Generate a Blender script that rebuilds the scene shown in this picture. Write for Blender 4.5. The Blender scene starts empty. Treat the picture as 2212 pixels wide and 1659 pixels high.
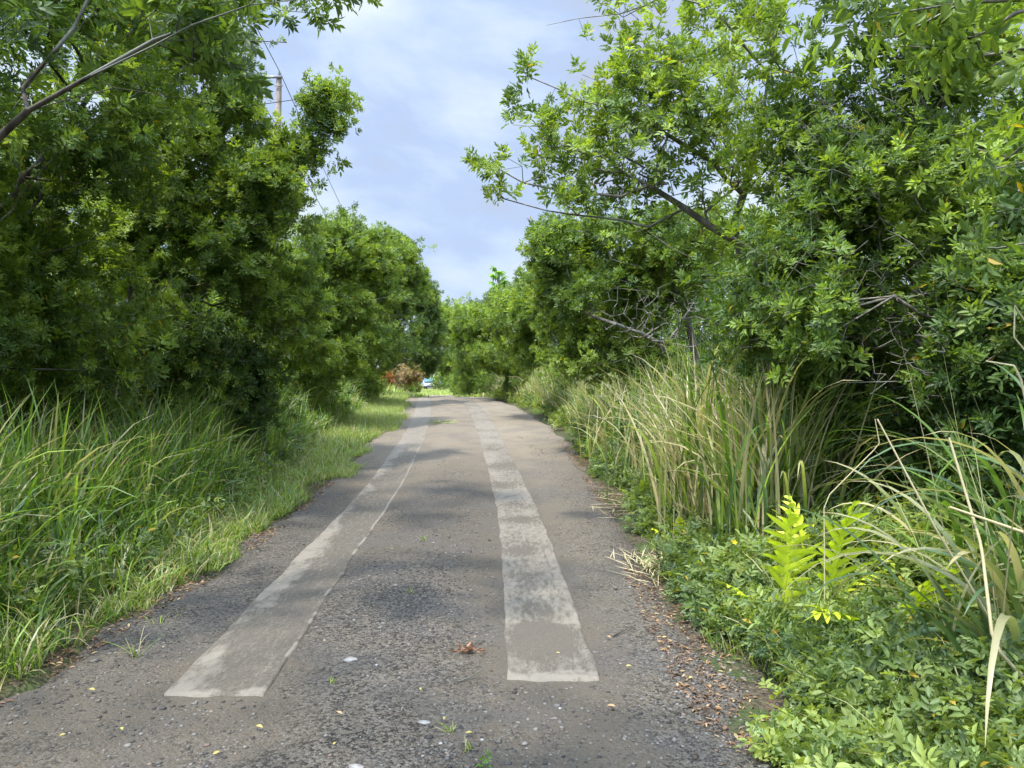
import bpy, math
import numpy as np
from mathutils import Vector

# ------------------------------------------------------------------ camera, world, sun, exposure
S = bpy.context.scene
COL = S.collection
cam_d = bpy.data.cameras.new("camera")
cam_d.sensor_width = 36.0
cam_d.lens = 27.04
cam_d.clip_start = 0.05
cam_d.clip_end = 3000
cam = bpy.data.objects.new("camera", cam_d)
cam.location = (0, 0, 1.6)
cam.rotation_euler = (math.radians(90), 0, 0)
COL.objects.link(cam)
S.camera = cam

SUN_EL = 66.0
SUN_DIR = np.array([-0.62, -0.78, 0.0])
SUN_DIR /= np.linalg.norm(SUN_DIR)
SUN_DIR = np.array([SUN_DIR[0]*math.cos(math.radians(SUN_EL)), SUN_DIR[1]*math.cos(math.radians(SUN_EL)), math.sin(math.radians(SUN_EL))])
sl = bpy.data.lights.new("sun", 'SUN')
sl.energy = 3.3
sl.angle = math.radians(3.0)
sl.color = (1.0, 0.95, 0.87)
so = bpy.data.objects.new("sun", sl)
so.rotation_euler = Vector(SUN_DIR).to_track_quat('Z', 'Y').to_euler()
so.location = (0, 0, 30)
COL.objects.link(so)

world = bpy.data.worlds.new("World")
S.world = world
world.use_nodes = True
wn, wl = world.node_tree.nodes, world.node_tree.links
wn.clear()
w_out = wn.new('ShaderNodeOutputWorld')
w_sky = wn.new('ShaderNodeTexSky')
w_sky.sky_type = 'NISHITA'
w_sky.sun_disc = False
w_sky.sun_elevation = math.radians(SUN_EL)
w_sky.sun_rotation = math.atan2(SUN_DIR[0], SUN_DIR[1])
w_b1 = wn.new('ShaderNodeBackground'); w_b1.inputs[1].default_value = 0.15
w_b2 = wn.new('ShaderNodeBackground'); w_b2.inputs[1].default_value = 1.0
w_mix = wn.new('ShaderNodeMixShader')
wl.new(w_sky.outputs[0], w_b1.inputs[0])
tc = wn.new('ShaderNodeTexCoord')
sep = wn.new('ShaderNodeSeparateXYZ'); wl.new(tc.outputs['Generated'], sep.inputs[0])
def wmath(op, a, b=None, c=None):
    n = wn.new('ShaderNodeMath'); n.operation = op
    for i, v in enumerate((a, b, c)):
        if v is None: continue
        if isinstance(v, (int, float)): n.inputs[i].default_value = v
        else: wl.new(v, n.inputs[i])
    return n.outputs[0]
zz = wmath('ADD', wmath('MAXIMUM', sep.outputs[2], 0.0), 0.55)
cx_ = wmath('DIVIDE', sep.outputs[0], zz)
cy_ = wmath('DIVIDE', sep.outputs[1], zz)
cmb = wn.new('ShaderNodeCombineXYZ'); wl.new(sep.outputs[0], cmb.inputs[0]); wl.new(sep.outputs[1], cmb.inputs[1])
wl.new(wmath('MULTIPLY', sep.outputs[2], 1.9), cmb.inputs[2])
def wnoise(scale, detail, rough, off, dist=0.4):
    m = wn.new('ShaderNodeMapping'); m.inputs['Location'].default_value = off
    wl.new(cmb.outputs[0], m.inputs[0])
    n = wn.new('ShaderNodeTexNoise'); n.inputs['Scale'].default_value = scale
    n.inputs['Detail'].default_value = detail; n.inputs['Roughness'].default_value = rough
    n.inputs['Distortion'].default_value = dist
    wl.new(m.outputs[0], n.inputs['Vector'])
    return n.outputs[0]
def wramp(v, stops):
    r = wn.new('ShaderNodeValToRGB'); wl.new(v, r.inputs[0])
    e = r.color_ramp.elements
    while len(e) < len(stops): e.new(0.5)
    for i, (p, c) in enumerate(stops):
        e[i].position = p; e[i].color = (*c, 1) if len(c) == 3 else c
    return r.outputs[0]
n_a = wnoise(2.6, 6, 0.5, (1.3, 0.4, 0.0), 0.3)
n_b = wnoise(3.4, 8, 0.55, (7.3, 2.1, 1.0), 0.25)
cloudcol = wramp(n_b, [(0.36, (0.32, 0.365, 0.475)), (0.47, (0.31, 0.395, 0.56)), (0.55, (0.38, 0.462, 0.59)), (0.67, (0.49, 0.555, 0.61))])
mask = wramp(n_a, [(0.28, (0.55,)*3), (0.46, (0.97,)*3)])
wl.new(cloudcol, w_b2.inputs[0])
# thin cloud glow round the sun, boosted out of view to add soft fill light
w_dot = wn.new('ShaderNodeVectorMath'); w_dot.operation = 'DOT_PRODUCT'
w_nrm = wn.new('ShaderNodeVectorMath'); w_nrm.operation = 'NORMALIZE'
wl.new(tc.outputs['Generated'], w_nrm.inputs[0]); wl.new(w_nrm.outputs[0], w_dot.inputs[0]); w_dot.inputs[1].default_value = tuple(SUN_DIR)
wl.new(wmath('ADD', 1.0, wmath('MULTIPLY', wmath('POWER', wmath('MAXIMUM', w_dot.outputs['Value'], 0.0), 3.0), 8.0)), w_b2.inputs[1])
wl.new(mask, w_mix.inputs[0])
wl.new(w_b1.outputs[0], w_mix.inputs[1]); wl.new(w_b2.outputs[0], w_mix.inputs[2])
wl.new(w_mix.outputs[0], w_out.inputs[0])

S.view_settings.view_transform = 'Standard'
S.view_settings.look = 'None'
S.view_settings.exposure = 0.8
S.view_settings.gamma = 1.0
S.view_settings.use_curve_mapping = False
S.render.engine = 'CYCLES'
S.cycles.max_bounces = 7
S.cycles.diffuse_bounces = 4
S.cycles.glossy_bounces = 2
S.cycles.transmission_bounces = 4
S.cycles.caustics_reflective = False
S.cycles.caustics_refractive = False
S.cycles.use_denoising = True
S.cycles.use_adaptive_sampling = True
S.cycles.adaptive_threshold = 0.02

# ------------------------------------------------------------------ numpy helpers
def rng(seed): return np.random.default_rng(seed)
def _hash(ix, iy, iz, seed):
    h = (ix.astype(np.int64)*374761393 + iy.astype(np.int64)*668265263 + iz.astype(np.int64)*2147483647 + seed*1274126177) & 0xffffffff
    h = ((h ^ (h >> 13))*1274126177) & 0xffffffff
    h = h ^ (h >> 16)
    return (h & 0xffff)/65535.0
def vnoise(x, y, z=0.0, seed=0):
    x, y, z = np.broadcast_arrays(np.asarray(x, float), np.asarray(y, float), np.asarray(z, float))
    ix, iy, iz = np.floor(x), np.floor(y), np.floor(z)
    fx, fy, fz = x-ix, y-iy, z-iz
    fx, fy, fz = fx*fx*(3-2*fx), fy*fy*(3-2*fy), fz*fz*(3-2*fz)
    r = 0
    for dx in (0, 1):
        for dy in (0, 1):
            for dz in (0, 1):
                w = (fx if dx else 1-fx)*(fy if dy else 1-fy)*(fz if dz else 1-fz)
                r = r + w*_hash(ix+dx, iy+dy, iz+dz, seed)
    return r
def fbm(x, y, z=0.0, seed=0, oct=4):
    r, a, t = 0, 1.0, 0
    for o in range(oct):
        r = r + a*vnoise(np.asarray(x)*2**o, np.asarray(y)*2**o, np.asarray(z)*2**o, seed+o*17)
        t += a; a *= 0.5
    return r/t
def sstep(a, b, x):
    t = np.clip((x-a)/(b-a), 0, 1); return t*t*(3-2*t)
def nrm(v): return v/np.maximum(np.linalg.norm(v, axis=-1, keepdims=True), 1e-9)
def W(x, y, d):
    """metres for a sight line of the 2212 px wide view, at depth d"""
    return np.array([(x-1106)*d/1661.0, d, 1.6+(829.5-y)*d/1661.0])

def make_mesh(name, verts, faces, mat, col=None, smooth=False, attrs=None):
    me = bpy.data.meshes.new(name)
    verts = np.ascontiguousarray(verts, dtype=np.float32).reshape(-1, 3)
    if isinstance(faces, np.ndarray): faces = [faces]
    faces = [np.asarray(f, dtype=np.int32) for f in faces if len(f)]
    me.vertices.add(len(verts)); me.vertices.foreach_set('co', verts.ravel())
    nl = sum(f.size for f in faces); nf = sum(len(f) for f in faces)
    me.loops.add(nl); me.polygons.add(nf)
    me.loops.foreach_set('vertex_index', np.concatenate([f.ravel() for f in faces]))
    tot = np.concatenate([np.full(len(f), f.shape[1], np.int32) for f in faces])
    st = np.zeros(nf, np.int32); st[1:] = np.cumsum(tot)[:-1]
    me.polygons.foreach_set('loop_start', st)
    try: me.polygons.foreach_set('loop_total', tot)
    except Exception: pass
    if smooth: me.polygons.foreach_set('use_smooth', np.ones(nf, bool))
    me.update(calc_edges=True)
    if col is not None:
        a = me.color_attributes.new('Col', 'FLOAT_COLOR', 'POINT')
        c = np.ones((len(verts), 4), np.float32); c[:, :3] = np.asarray(col).reshape(-1, 3)
        a.data.foreach_set('color', c.ravel())
    for k, v in (attrs or {}).items():
        a = me.attributes.new(k, 'FLOAT', 'POINT')
        a.data.foreach_set('value', np.ascontiguousarray(v, dtype=np.float32).ravel())
    me.materials.append(mat)
    return me
def link(name, me, parent=None):
    o = bpy.data.objects.new(name, me); COL.objects.link(o)
    if parent: o.parent = parent
    return o
def tag(o, label=None, cat=None, group=None, kind=None):
    if label: o['label'] = label
    if cat: o['category'] = cat
    if group: o['group'] = group
    if kind: o['kind'] = kind
    return o
def empty(name, loc, label, cat, group=None):
    o = bpy.data.objects.new(name, None); COL.objects.link(o)
    o.empty_display_size = 0.2
    o.location = tuple(float(v) for v in loc)
    return tag(o, label, cat, group)
def part(name, verts, faces, mat, root, **kw):
    """mesh given in world metres, stored relative to its root"""
    off = np.array(root.location) if root else np.zeros(3)
    return link(name, make_mesh(name, np.asarray(verts).reshape(-1, 3)-off, faces, mat, **kw), root)
class MB:
    """collects simple solids as one mesh"""
    def __init__(s): s.v = []; s.f3 = []; s.f4 = []; s.n = 0
    def add(s, v, f3=(), f4=()):
        s.v.append(np.asarray(v, float).reshape(-1, 3))
        if len(f3): s.f3.append(np.asarray(f3)+s.n)
        if len(f4): s.f4.append(np.asarray(f4)+s.n)
        s.n += len(s.v[-1])
    def box(s, c, d):
        c = np.array(c, float); d = np.array(d, float)/2
        v = [c+d*np.array(k) for k in ((-1,-1,-1),(1,-1,-1),(1,1,-1),(-1,1,-1),(-1,-1,1),(1,-1,1),(1,1,1),(-1,1,1))]
        s.add(v, f4=[(0,3,2,1),(4,5,6,7),(0,1,5,4),(1,2,6,5),(2,3,7,6),(3,0,4,7)])
    def tube(s, P, R, n=8, cap=True):
        v, f = tube_arrays(np.asarray(P, float), np.asarray(R, float), n)
        s.add(v, f4=f)
        if cap:
            m = len(P)
            for e in (0, m-1):
                s.add(np.vstack([v[e*n:(e+1)*n], P[e]]), f3=[(k, (k+1) % n, n) for k in range(n)])
    def lathe(s, c, prof, n=16, axis=2):
        a = np.linspace(0, 2*math.pi, n, endpoint=False); v = []
        for r, h in prof:
            for t in a:
                p = [r*math.cos(t), r*math.sin(t)]
                q = [p[0], p[1], h] if axis == 2 else ([h, p[0], p[1]] if axis == 0 else [p[0], h, p[1]])
                v.append(np.array(c)+q)
        f = [(i*n+k, i*n+(k+1) % n, (i+1)*n+(k+1) % n, (i+1)*n+k) for i in range(len(prof)-1) for k in range(n)]
        s.add(v, f4=f)
    def mesh(s, name, mat, root=None, **kw):
        fs = []
        if s.f3: fs.append(np.vstack(s.f3))
        if s.f4: fs.append(np.vstack(s.f4))
        return part(name, np.vstack(s.v), fs, mat, root, **kw)
def tube_arrays(P, R, n):
    P = np.asarray(P, float); m = len(P)
    d = nrm(np.gradient(P, axis=0))
    ref = np.array([0.12, 0.97, 0.2])
    u = np.cross(d, ref); u = nrm(u); w = np.cross(d, u)
    a = np.linspace(0, 2*math.pi, n, endpoint=False)
    v = P[:, None, :]+R[:, None, None]*(np.cos(a)[None, :, None]*u[:, None, :]+np.sin(a)[None, :, None]*w[:, None, :])
    f = [(i*n+k, i*n+(k+1) % n, (i+1)*n+(k+1) % n, (i+1)*n+k) for i in range(m-1) for k in range(n)]
    return v.reshape(-1, 3), np.array(f)

# ------------------------------------------------------------------ materials
def new_mat(name):
    m = bpy.data.materials.new(name); m.use_nodes = True
    nt = m.node_tree; nt.nodes.clear()
    return m, nt.nodes, nt.links
def _n(ns, ls, typ, ins=None, **props):
    n = ns.new(typ)
    for k, v in props.items(): setattr(n, k, v)
    for k, v in (ins or {}).items():
        if isinstance(v, bpy.types.NodeSocket): ls.new(v, n.inputs[k])
        else: n.inputs[k].default_value = v
    return n
def mix_rgb(ns, ls, f, a, b, blend='MIX'):
    n = ns.new('ShaderNodeMix'); n.data_type = 'RGBA'; n.blend_type = blend; n.clamp_factor = True
    for s, v in ((n.inputs[0], f), (n.inputs[6], a), (n.inputs[7], b)):
        if isinstance(v, bpy.types.NodeSocket): ls.new(v, s)
        else: s.default_value = v if not isinstance(v, tuple) else ((*v, 1) if len(v) == 3 else v)
    return n.outputs[2]
def mth(ns, ls, op, a, b=0.0, clamp=False):
    n = ns.new('ShaderNodeMath'); n.operation = op; n.use_clamp = clamp
    for i, v in enumerate((a, b)):
        if isinstance(v, bpy.types.NodeSocket): ls.new(v, n.inputs[i])
        else: n.inputs[i].default_value = v
    return n.outputs[0]
def ramp(ns, ls, v, p0, p1):
    n = ns.new('ShaderNodeMapRange'); n.interpolation_type = 'SMOOTHSTEP'
    ls.new(v, n.inputs[0]); n.inputs[1].default_value = p0; n.inputs[2].default_value = p1
    return n.outputs[0]

def leaf_mat(name, rough=0.42, transl=0.32, spec=0.45, tint=(1.55, 1.45, 0.45)):
    m, ns, ls = new_mat(name)
    at = _n(ns, ls, 'ShaderNodeAttribute', attribute_name='Col')
    geo = _n(ns, ls, 'ShaderNodeNewGeometry')
    pr = _n(ns, ls, 'ShaderNodeBsdfPrincipled', {'Base Color': at.outputs['Color'], 'Roughness': rough, 'Specular IOR Level': spec})
    tcol = mix_rgb(ns, ls, 1.0, at.outputs['Color'], tint, 'MULTIPLY')
    tr = _n(ns, ls, 'ShaderNodeBsdfTranslucent', {'Color': tcol})
    mx = _n(ns, ls, 'ShaderNodeMixShader', {0: transl, 1: pr.outputs[0], 2: tr.outputs[0]})
    ls.new(mx.outputs[0], _n(ns, ls, 'ShaderNodeOutputMaterial').inputs[0])
    return m
M_LEAF = leaf_mat('leaf_green', rough=0.5, transl=0.45)
M_GRASS = leaf_mat('grass_blade', rough=0.38, transl=0.42, spec=0.5, tint=(1.15, 1.2, 0.6))
M_LITTER = leaf_mat('dry_leaf', rough=0.7, transl=0.1, spec=0.2, tint=(1, .8, .5))

def bark_mat(name, c0, c1, scale=9.0):
    m, ns, ls = new_mat(name)
    tcn = _n(ns, ls, 'ShaderNodeTexCoord')
    mp = _n(ns, ls, 'ShaderNodeMapping', {0: tcn.outputs['Object'], 'Scale': (1, 1, 0.35)})
    no = _n(ns, ls, 'ShaderNodeTexNoise', {'Vector': mp.outputs[0], 'Scale': scale, 'Detail': 6.0, 'Roughness': 0.65})
    no2 = _n(ns, ls, 'ShaderNodeTexNoise', {'Vector': tcn.outputs['Object'], 'Scale': 2.3, 'Detail': 3.0})
    f = ramp(ns, ls, no.outputs[0], 0.38, 0.62)
    c = mix_rgb(ns, ls, f, c0, c1)
    c = mix_rgb(ns, ls, ramp(ns, ls, no2.outputs[0], 0.5, 0.62), c, (0.17, 0.17, 0.14))
    bp = _n(ns, ls, 'ShaderNodeBump', {'Strength': 0.8, 'Distance': 0.012, 'Height': no.outputs[0]})
    pr = _n(ns, ls, 'ShaderNodeBsdfPrincipled', {'Base Color': c, 'Roughness': 0.85, 'Specular IOR Level': 0.2, 'Normal': bp.outputs[0]})
    ls.new(pr.outputs[0], _n(ns, ls, 'ShaderNodeOutputMaterial').inputs[0])
    return m
M_BARK = bark_mat('grey_bark', (0.085, 0.070, 0.055), (0.25, 0.225, 0.185))
M_BARKD = bark_mat('dark_bark', (0.028, 0.023, 0.018), (0.10, 0.085, 0.065))
M_BARKL = bark_mat('pale_bark', (0.16, 0.14, 0.11), (0.36, 0.33, 0.28))

def plain(name, col, rough=0.6, spec=0.3, metal=0.0, var=0.12, scale=20.0, bump=0.0):
    m, ns, ls = new_mat(name)
    tcn = _n(ns, ls, 'ShaderNodeTexCoord')
    no = _n(ns, ls, 'ShaderNodeTexNoise', {'Vector': tcn.outputs['Object'], 'Scale': scale, 'Detail': 4.0})
    c = mix_rgb(ns, ls, ramp(ns, ls, no.outputs[0], 0.3, 0.7), tuple(v*(1-var) for v in col), tuple(min(1, v*(1+var)) for v in col))
    ins = {'Base Color': c, 'Roughness': rough, 'Specular IOR Level': spec, 'Metallic': metal}
    if bump:
        ins['Normal'] = _n(ns, ls, 'ShaderNodeBump', {'Strength': bump, 'Distance': 0.01, 'Height': no.outputs[0]}).outputs[0]
    pr = _n(ns, ls, 'ShaderNodeBsdfPrincipled', ins)
    ls.new(pr.outputs[0], _n(ns, ls, 'ShaderNodeOutputMaterial').inputs[0])
    return m
M_ROCK = plain('pale_rock', (0.26, 0.245, 0.225), 0.85, 0.2, 0, 0.25, 30, 0.4)
M_POLE = plain('weathered_wood_pole', (0.33, 0.27, 0.22), 0.85, 0.1, 0, 0.25, 6)
M_WIRE = plain('black_wire', (0.05, 0.05, 0.055), 0.6)
M_CERAM = plain('grey_insulator', (0.25, 0.24, 0.23), 0.3)
M_VAN = plain('white_paint', (0.82, 0.82, 0.82), 0.3, 0.5, 0, 0.02, 3)
M_GLASS = plain('blue_tinted_glass', (0.25, 0.48, 0.58), 0.15, 0.6, 0, 0.1, 2)
M_RUBBER = plain('black_rubber', (0.02, 0.02, 0.02), 0.7)
M_DGREY = plain('dark_grey_plastic', (0.09, 0.09, 0.1), 0.5)
M_RED = plain('red_lens', (0.4, 0.03, 0.02), 0.3)

def stone_mat():
    m, ns, ls = new_mat('gravel_stone')
    at = _n(ns, ls, 'ShaderNodeAttribute', attribute_name='Col')
    pr = _n(ns, ls, 'ShaderNodeBsdfPrincipled', {'Base Color': at.outputs['Color'], 'Roughness': 0.85, 'Specular IOR Level': 0.2})
    ls.new(pr.outputs[0], _n(ns, ls, 'ShaderNodeOutputMaterial').inputs[0])
    return m
M_STONE = stone_mat()

def pebble_nodes(ns, ls, coord, scale):
    """returns (fine height, value variation) of a packed small-stone surface"""
    v = _n(ns, ls, 'ShaderNodeTexVoronoi', {'Vector': coord, 'Scale': scale, 'Randomness': 1.0})
    sepc = _n(ns, ls, 'ShaderNodeSeparateColor', {0: v.outputs['Color']})
    h = mth(ns, ls, 'SUBTRACT', 1.0, v.outputs['Distance'])
    return h, sepc.outputs[0]

def road_mat(strip=False):
    m, ns, ls = new_mat('concrete_strip' if strip else 'dusty_gravel')
    geo = _n(ns, ls, 'ShaderNodeNewGeometry')
    P = geo.outputs['Position']
    dust = _n(ns, ls, 'ShaderNodeAttribute', attribute_name='dust').outputs['Fac']
    big = _n(ns, ls, 'ShaderNodeTexNoise', {'Vector': P, 'Scale': 1.3, 'Detail': 5.0, 'Roughness': 0.6}).outputs[0]
    med = _n(ns, ls, 'ShaderNodeTexNoise', {'Vector': P, 'Scale': 9.0, 'Detail': 6.0, 'Roughness': 0.7}).outputs[0]
    fine = _n(ns, ls, 'ShaderNodeTexNoise', {'Vector': P, 'Scale': 120.0, 'Detail': 4.0, 'Roughness': 0.8}).outputs[0]
    h1, c1 = pebble_nodes(ns, ls, P, 60.0)
    h2, c2 = pebble_nodes(ns, ls, P, 150.0)
    # gravel and fines
    dark = mix_rgb(ns, ls, ramp(ns, ls, c1, 0.1, 0.95), (0.022, 0.0185, 0.0145), (0.130, 0.110, 0.084))
    dark = mix_rgb(ns, ls, mth(ns, ls, 'MULTIPLY', ramp(ns, ls, c2, 0.55, 1.0), 0.5), dark, (0.26, 0.235, 0.20))
    fines = mix_rgb(ns, ls, fine, (0.070, 0.058, 0.043), (0.152, 0.126, 0.094))
    f = mth(ns, ls, 'ADD', dust, mth(ns, ls, 'MULTIPLY', mth(ns, ls, 'SUBTRACT', med, 0.5), 1.6), True)
    g = mix_rgb(ns, ls, ramp(ns, ls, f, 0.2, 0.85), dark, fines)
    warm = _n(ns, ls, 'ShaderNodeAttribute', attribute_name='warm').outputs['Fac']
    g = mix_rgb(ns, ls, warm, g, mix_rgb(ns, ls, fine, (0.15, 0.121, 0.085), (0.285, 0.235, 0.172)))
    g = mix_rgb(ns, ls, mth(ns, ls, 'MULTIPLY', ramp(ns, ls, big, 0.45, 0.62), 0.35), g, (0.09, 0.085, 0.08))
    hh = mth(ns, ls, 'ADD', mth(ns, ls, 'MULTIPLY', h1, 0.8), mth(ns, ls, 'MULTIPLY', h2, 0.35))
    hh = mth(ns, ls, 'ADD', hh, mth(ns, ls, 'MULTIPLY', fine, 0.5))
    rough = 0.92
    bstr = 0.75
    if strip:
        dirt = _n(ns, ls, 'ShaderNodeAttribute', attribute_name='dirt').outputs['Fac']
        conc = mix_rgb(ns, ls, fine, (0.15, 0.130, 0.101), (0.27, 0.237, 0.188))
        conc = mix_rgb(ns, ls, ramp(ns, ls, med, 0.5, 0.7), conc, (0.13, 0.11, 0.092))
        stretch = _n(ns, ls, 'ShaderNodeMapping', {0: P, 'Scale': (1.0, 0.25, 1.0)})
        sc = _n(ns, ls, 'ShaderNodeTexNoise', {'Vector': stretch.outputs[0], 'Scale': 30.0, 'Detail': 6.0, 'Roughness': 0.75}).outputs[0]
        k = mth(ns, ls, 'ADD', dirt, mth(ns, ls, 'MULTIPLY', mth(ns, ls, 'SUBTRACT', sc, 0.5), 2.4))
        k = mth(ns, ls, 'ADD', k, mth(ns, ls, 'MULTIPLY', mth(ns, ls, 'SUBTRACT', fine, 0.5), 1.6))
        k = ramp(ns, ls, k, 0.22, 0.86)
        thin = mix_rgb(ns, ls, fine, (0.060, 0.050, 0.039), (0.145, 0.124, 0.096))
        g2 = mix_rgb(ns, ls, 0.35, thin, g)
        cr = _n(ns, ls, 'ShaderNodeTexVoronoi', {'Vector': P, 'Scale': 1.1, 'Randomness': 1.0}, feature='DISTANCE_TO_EDGE').outputs[0]
        crk = mth(ns, ls, 'SUBTRACT', 1.0, ramp(ns, ls, mth(ns, ls, 'ADD', cr, mth(ns, ls, 'MULTIPLY', mth(ns, ls, 'SUBTRACT', med, 0.5), 0.05)), 0.0, 0.012), True)
        conc = mix_rgb(ns, ls, mth(ns, ls, 'MULTIPLY', crk, 0.55), conc, (0.1, 0.09, 0.08))
        g = mix_rgb(ns, ls, k, conc, g2)
        hh = mth(ns, ls, 'ADD', mth(ns, ls, 'MULTIPLY', hh, 0.35), mth(ns, ls, 'MULTIPLY', k, 0.25))
        bstr = 0.6
    bp = _n(ns, ls, 'ShaderNodeBump', {'Strength': bstr, 'Distance': 0.013, 'Height': hh})
    pr = _n(ns, ls, 'ShaderNodeBsdfPrincipled', {'Base Color': g, 'Roughness': rough, 'Specular IOR Level': 0.2, 'Normal': bp.outputs[0]})
    ls.new(pr.outputs[0], _n(ns, ls, 'ShaderNodeOutputMaterial').inputs[0])
    return m
M_ROAD = road_mat(False)
M_STRIP = road_mat(True)

def soil_mat():
    m, ns, ls = new_mat('leafy_soil')
    P = _n(ns, ls, 'ShaderNodeNewGeometry').outputs['Position']
    h, c = pebble_nodes(ns, ls, P, 38.0)
    med = _n(ns, ls, 'ShaderNodeTexNoise', {'Vector': P, 'Scale': 3.0, 'Detail': 6.0, 'Roughness': 0.7}).outputs[0]
    a = mix_rgb(ns, ls, c, (0.045, 0.036, 0.026), (0.13, 0.10, 0.065))
    a = mix_rgb(ns, ls, ramp(ns, ls, med, 0.42, 0.6), a, (0.055, 0.075, 0.025))
    bp = _n(ns, ls, 'ShaderNodeBump', {'Strength': 1.0, 'Distance': 0.02, 'Height': h})
    pr = _n(ns, ls, 'ShaderNodeBsdfPrincipled', {'Base Color': a, 'Roughness': 0.9, 'Specular IOR Level': 0.15, 'Normal': bp.outputs[0]})
    ls.new(pr.outputs[0], _n(ns, ls, 'ShaderNodeOutputMaterial').inputs[0])
    return m
M_SOIL = soil_mat()

# ------------------------------------------------------------------ ground, road, strips
_py = np.arange(-80, 700, 0.25)
_pz = np.interp(_py, [-80, 0, 9, 11.5, 13.4, 16.6, 22, 28, 33, 38, 45, 60, 90, 140, 300, 700],
                [0, 0, .03, .13, .25, .42, .66, .90, 1.0, .93, .80, .69, .53, .62, .7, .7])
_k = np.exp(-0.5*(np.arange(-24, 25)/7.0)**2); _k /= _k.sum()
_pz = np.convolve(np.pad(_pz, 24, 'edge'), _k, 'valid')
EY = [-80, -10, 0, 4, 6, 8, 10, 12.5, 16, 20, 25, 31, 38, 45, 60, 90, 140, 700]
ELX = [-5, -3.2, -3, -2.80, -2.72, -2.75, -2.87, -3.0, -3.15, -3.35, -3.8, -4.5, -5.3, -6.1, -7.9, -11.0, -17, -80]
ERX = [1, 1.3, 1.3, 1.24, 1.3, 1.45, 1.48, 1.45, 1.3, 1.1, .5, -.45, -1.25, -2.0, -3.7, -7.2, -12.8, -75]
def eL(Y): return np.interp(Y, EY, ELX)
def eR(Y): return np.interp(Y, EY, ERX)
def base_z(Y): return np.interp(Y, _py, _pz)
def gz(X, Y):
    X = np.asarray(X, float); Y = np.asarray(Y, float)
    off = np.maximum(eL(Y)-X, 0)+np.maximum(X-eR(Y), 0)
    n = (fbm(X*0.9, Y*0.9, 0, 5, 3)-0.5)
    return base_z(Y)+n*0.10*np.clip(off, 0, 1)+0.05*np.clip(off, 0, 1)

def spaced(a, b, s0, growth):
    r = [a]
    while r[-1] < b: r.append(r[-1]+max(s0, growth*abs(r[-1])))
    return np.array(r)
gx = np.concatenate([-spaced(0.2, 700, 0.2, 0.05)[::-1], [0], spaced(0.2, 700, 0.2, 0.05)])
gy = np.concatenate([-spaced(0.25, 60, 0.3, 0.08)[::-1], [0], spaced(0.2, 690, 0.2, 0.02)])
GX, GY = np.meshgrid(gx, gy)
def grid_faces(nr, nc):
    i = np.arange(nr-1)[:, None]*nc+np.arange(nc-1)[None, :]
    return np.stack([i, i+1, i+nc+1, i+nc], -1).reshape(-1, 4)
def road_surf(X, Y):
    """height of the compacted road surface"""
    l, r = eL(Y), eR(Y); t = (X-l)/(r-l)
    edge = np.minimum(X-l, r-X)
    tr = 0
    for c in (SLx(Y), SRx(Y)): tr = tr-0.018*np.exp(-((X-c)/0.38)**2)
    mid = 0.028*np.exp(-((X-(SLx(Y)+SRx(Y))/2)/0.35)**2)
    n = (fbm(X*2.2, Y*1.6, 0, 9, 4)-0.5)*0.035
    return base_z(Y)+0.035+mid+tr+n-0.11*(1-sstep(-0.05, 0.40, edge+(fbm(X*1.7, Y*1.7, 0, 11, 3)-0.5)*0.5))
def SLx(Y): return np.interp(Y, [0, 3.8, 7.3, 11.5, 16.5, 20, 24, 30, 36, 50], [-1.40, -1.49, -1.69, -1.85, -2.12, -2.40, -2.78, -3.42, -4.1, -5.6])
def SRx(Y): return np.interp(Y, [0, 4.15, 5.46, 7.3, 9.4, 11.5, 13.4, 16.6, 20, 24, 30, 36, 50], [.25, .22, .19, .14, .06, -.08, -.22, -.46, -.75, -1.12, -1.75, -2.4, -3.9])
GZ = gz(GX, GY)
inside = (GX > eL(GY)+0.3) & (GX < eR(GY)-0.3)
GZ = np.where(inside, GZ-0.12, GZ)
o = link('ground', make_mesh('ground', np.stack([GX, GY, GZ], -1), grid_faces(len(gy), len(gx)), M_SOIL, smooth=True))
tag(o, kind='structure')

ry = np.concatenate([np.arange(-6, 2, 0.2), spaced(2, 155, 0.035, 0.007)])
rt = np.linspace(-0.08, 1.08, 110)
RT, RY = np.meshgrid(rt, ry)
RX = eL(RY)+RT*(eR(RY)-eL(RY))
RZ = road_surf(RX, RY)
mid = (SLx(RY)+SRx(RY))/2
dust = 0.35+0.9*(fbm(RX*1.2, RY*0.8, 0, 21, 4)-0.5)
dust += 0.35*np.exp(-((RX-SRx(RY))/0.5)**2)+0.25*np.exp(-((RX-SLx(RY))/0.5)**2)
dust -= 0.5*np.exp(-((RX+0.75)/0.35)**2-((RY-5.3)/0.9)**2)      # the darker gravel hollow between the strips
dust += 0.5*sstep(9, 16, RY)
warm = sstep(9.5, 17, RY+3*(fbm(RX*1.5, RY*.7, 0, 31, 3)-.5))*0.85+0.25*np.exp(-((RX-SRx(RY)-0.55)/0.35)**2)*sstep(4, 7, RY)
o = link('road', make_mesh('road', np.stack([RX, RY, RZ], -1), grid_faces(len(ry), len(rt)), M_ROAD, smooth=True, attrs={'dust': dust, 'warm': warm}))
tag(o, kind='structure')

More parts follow.
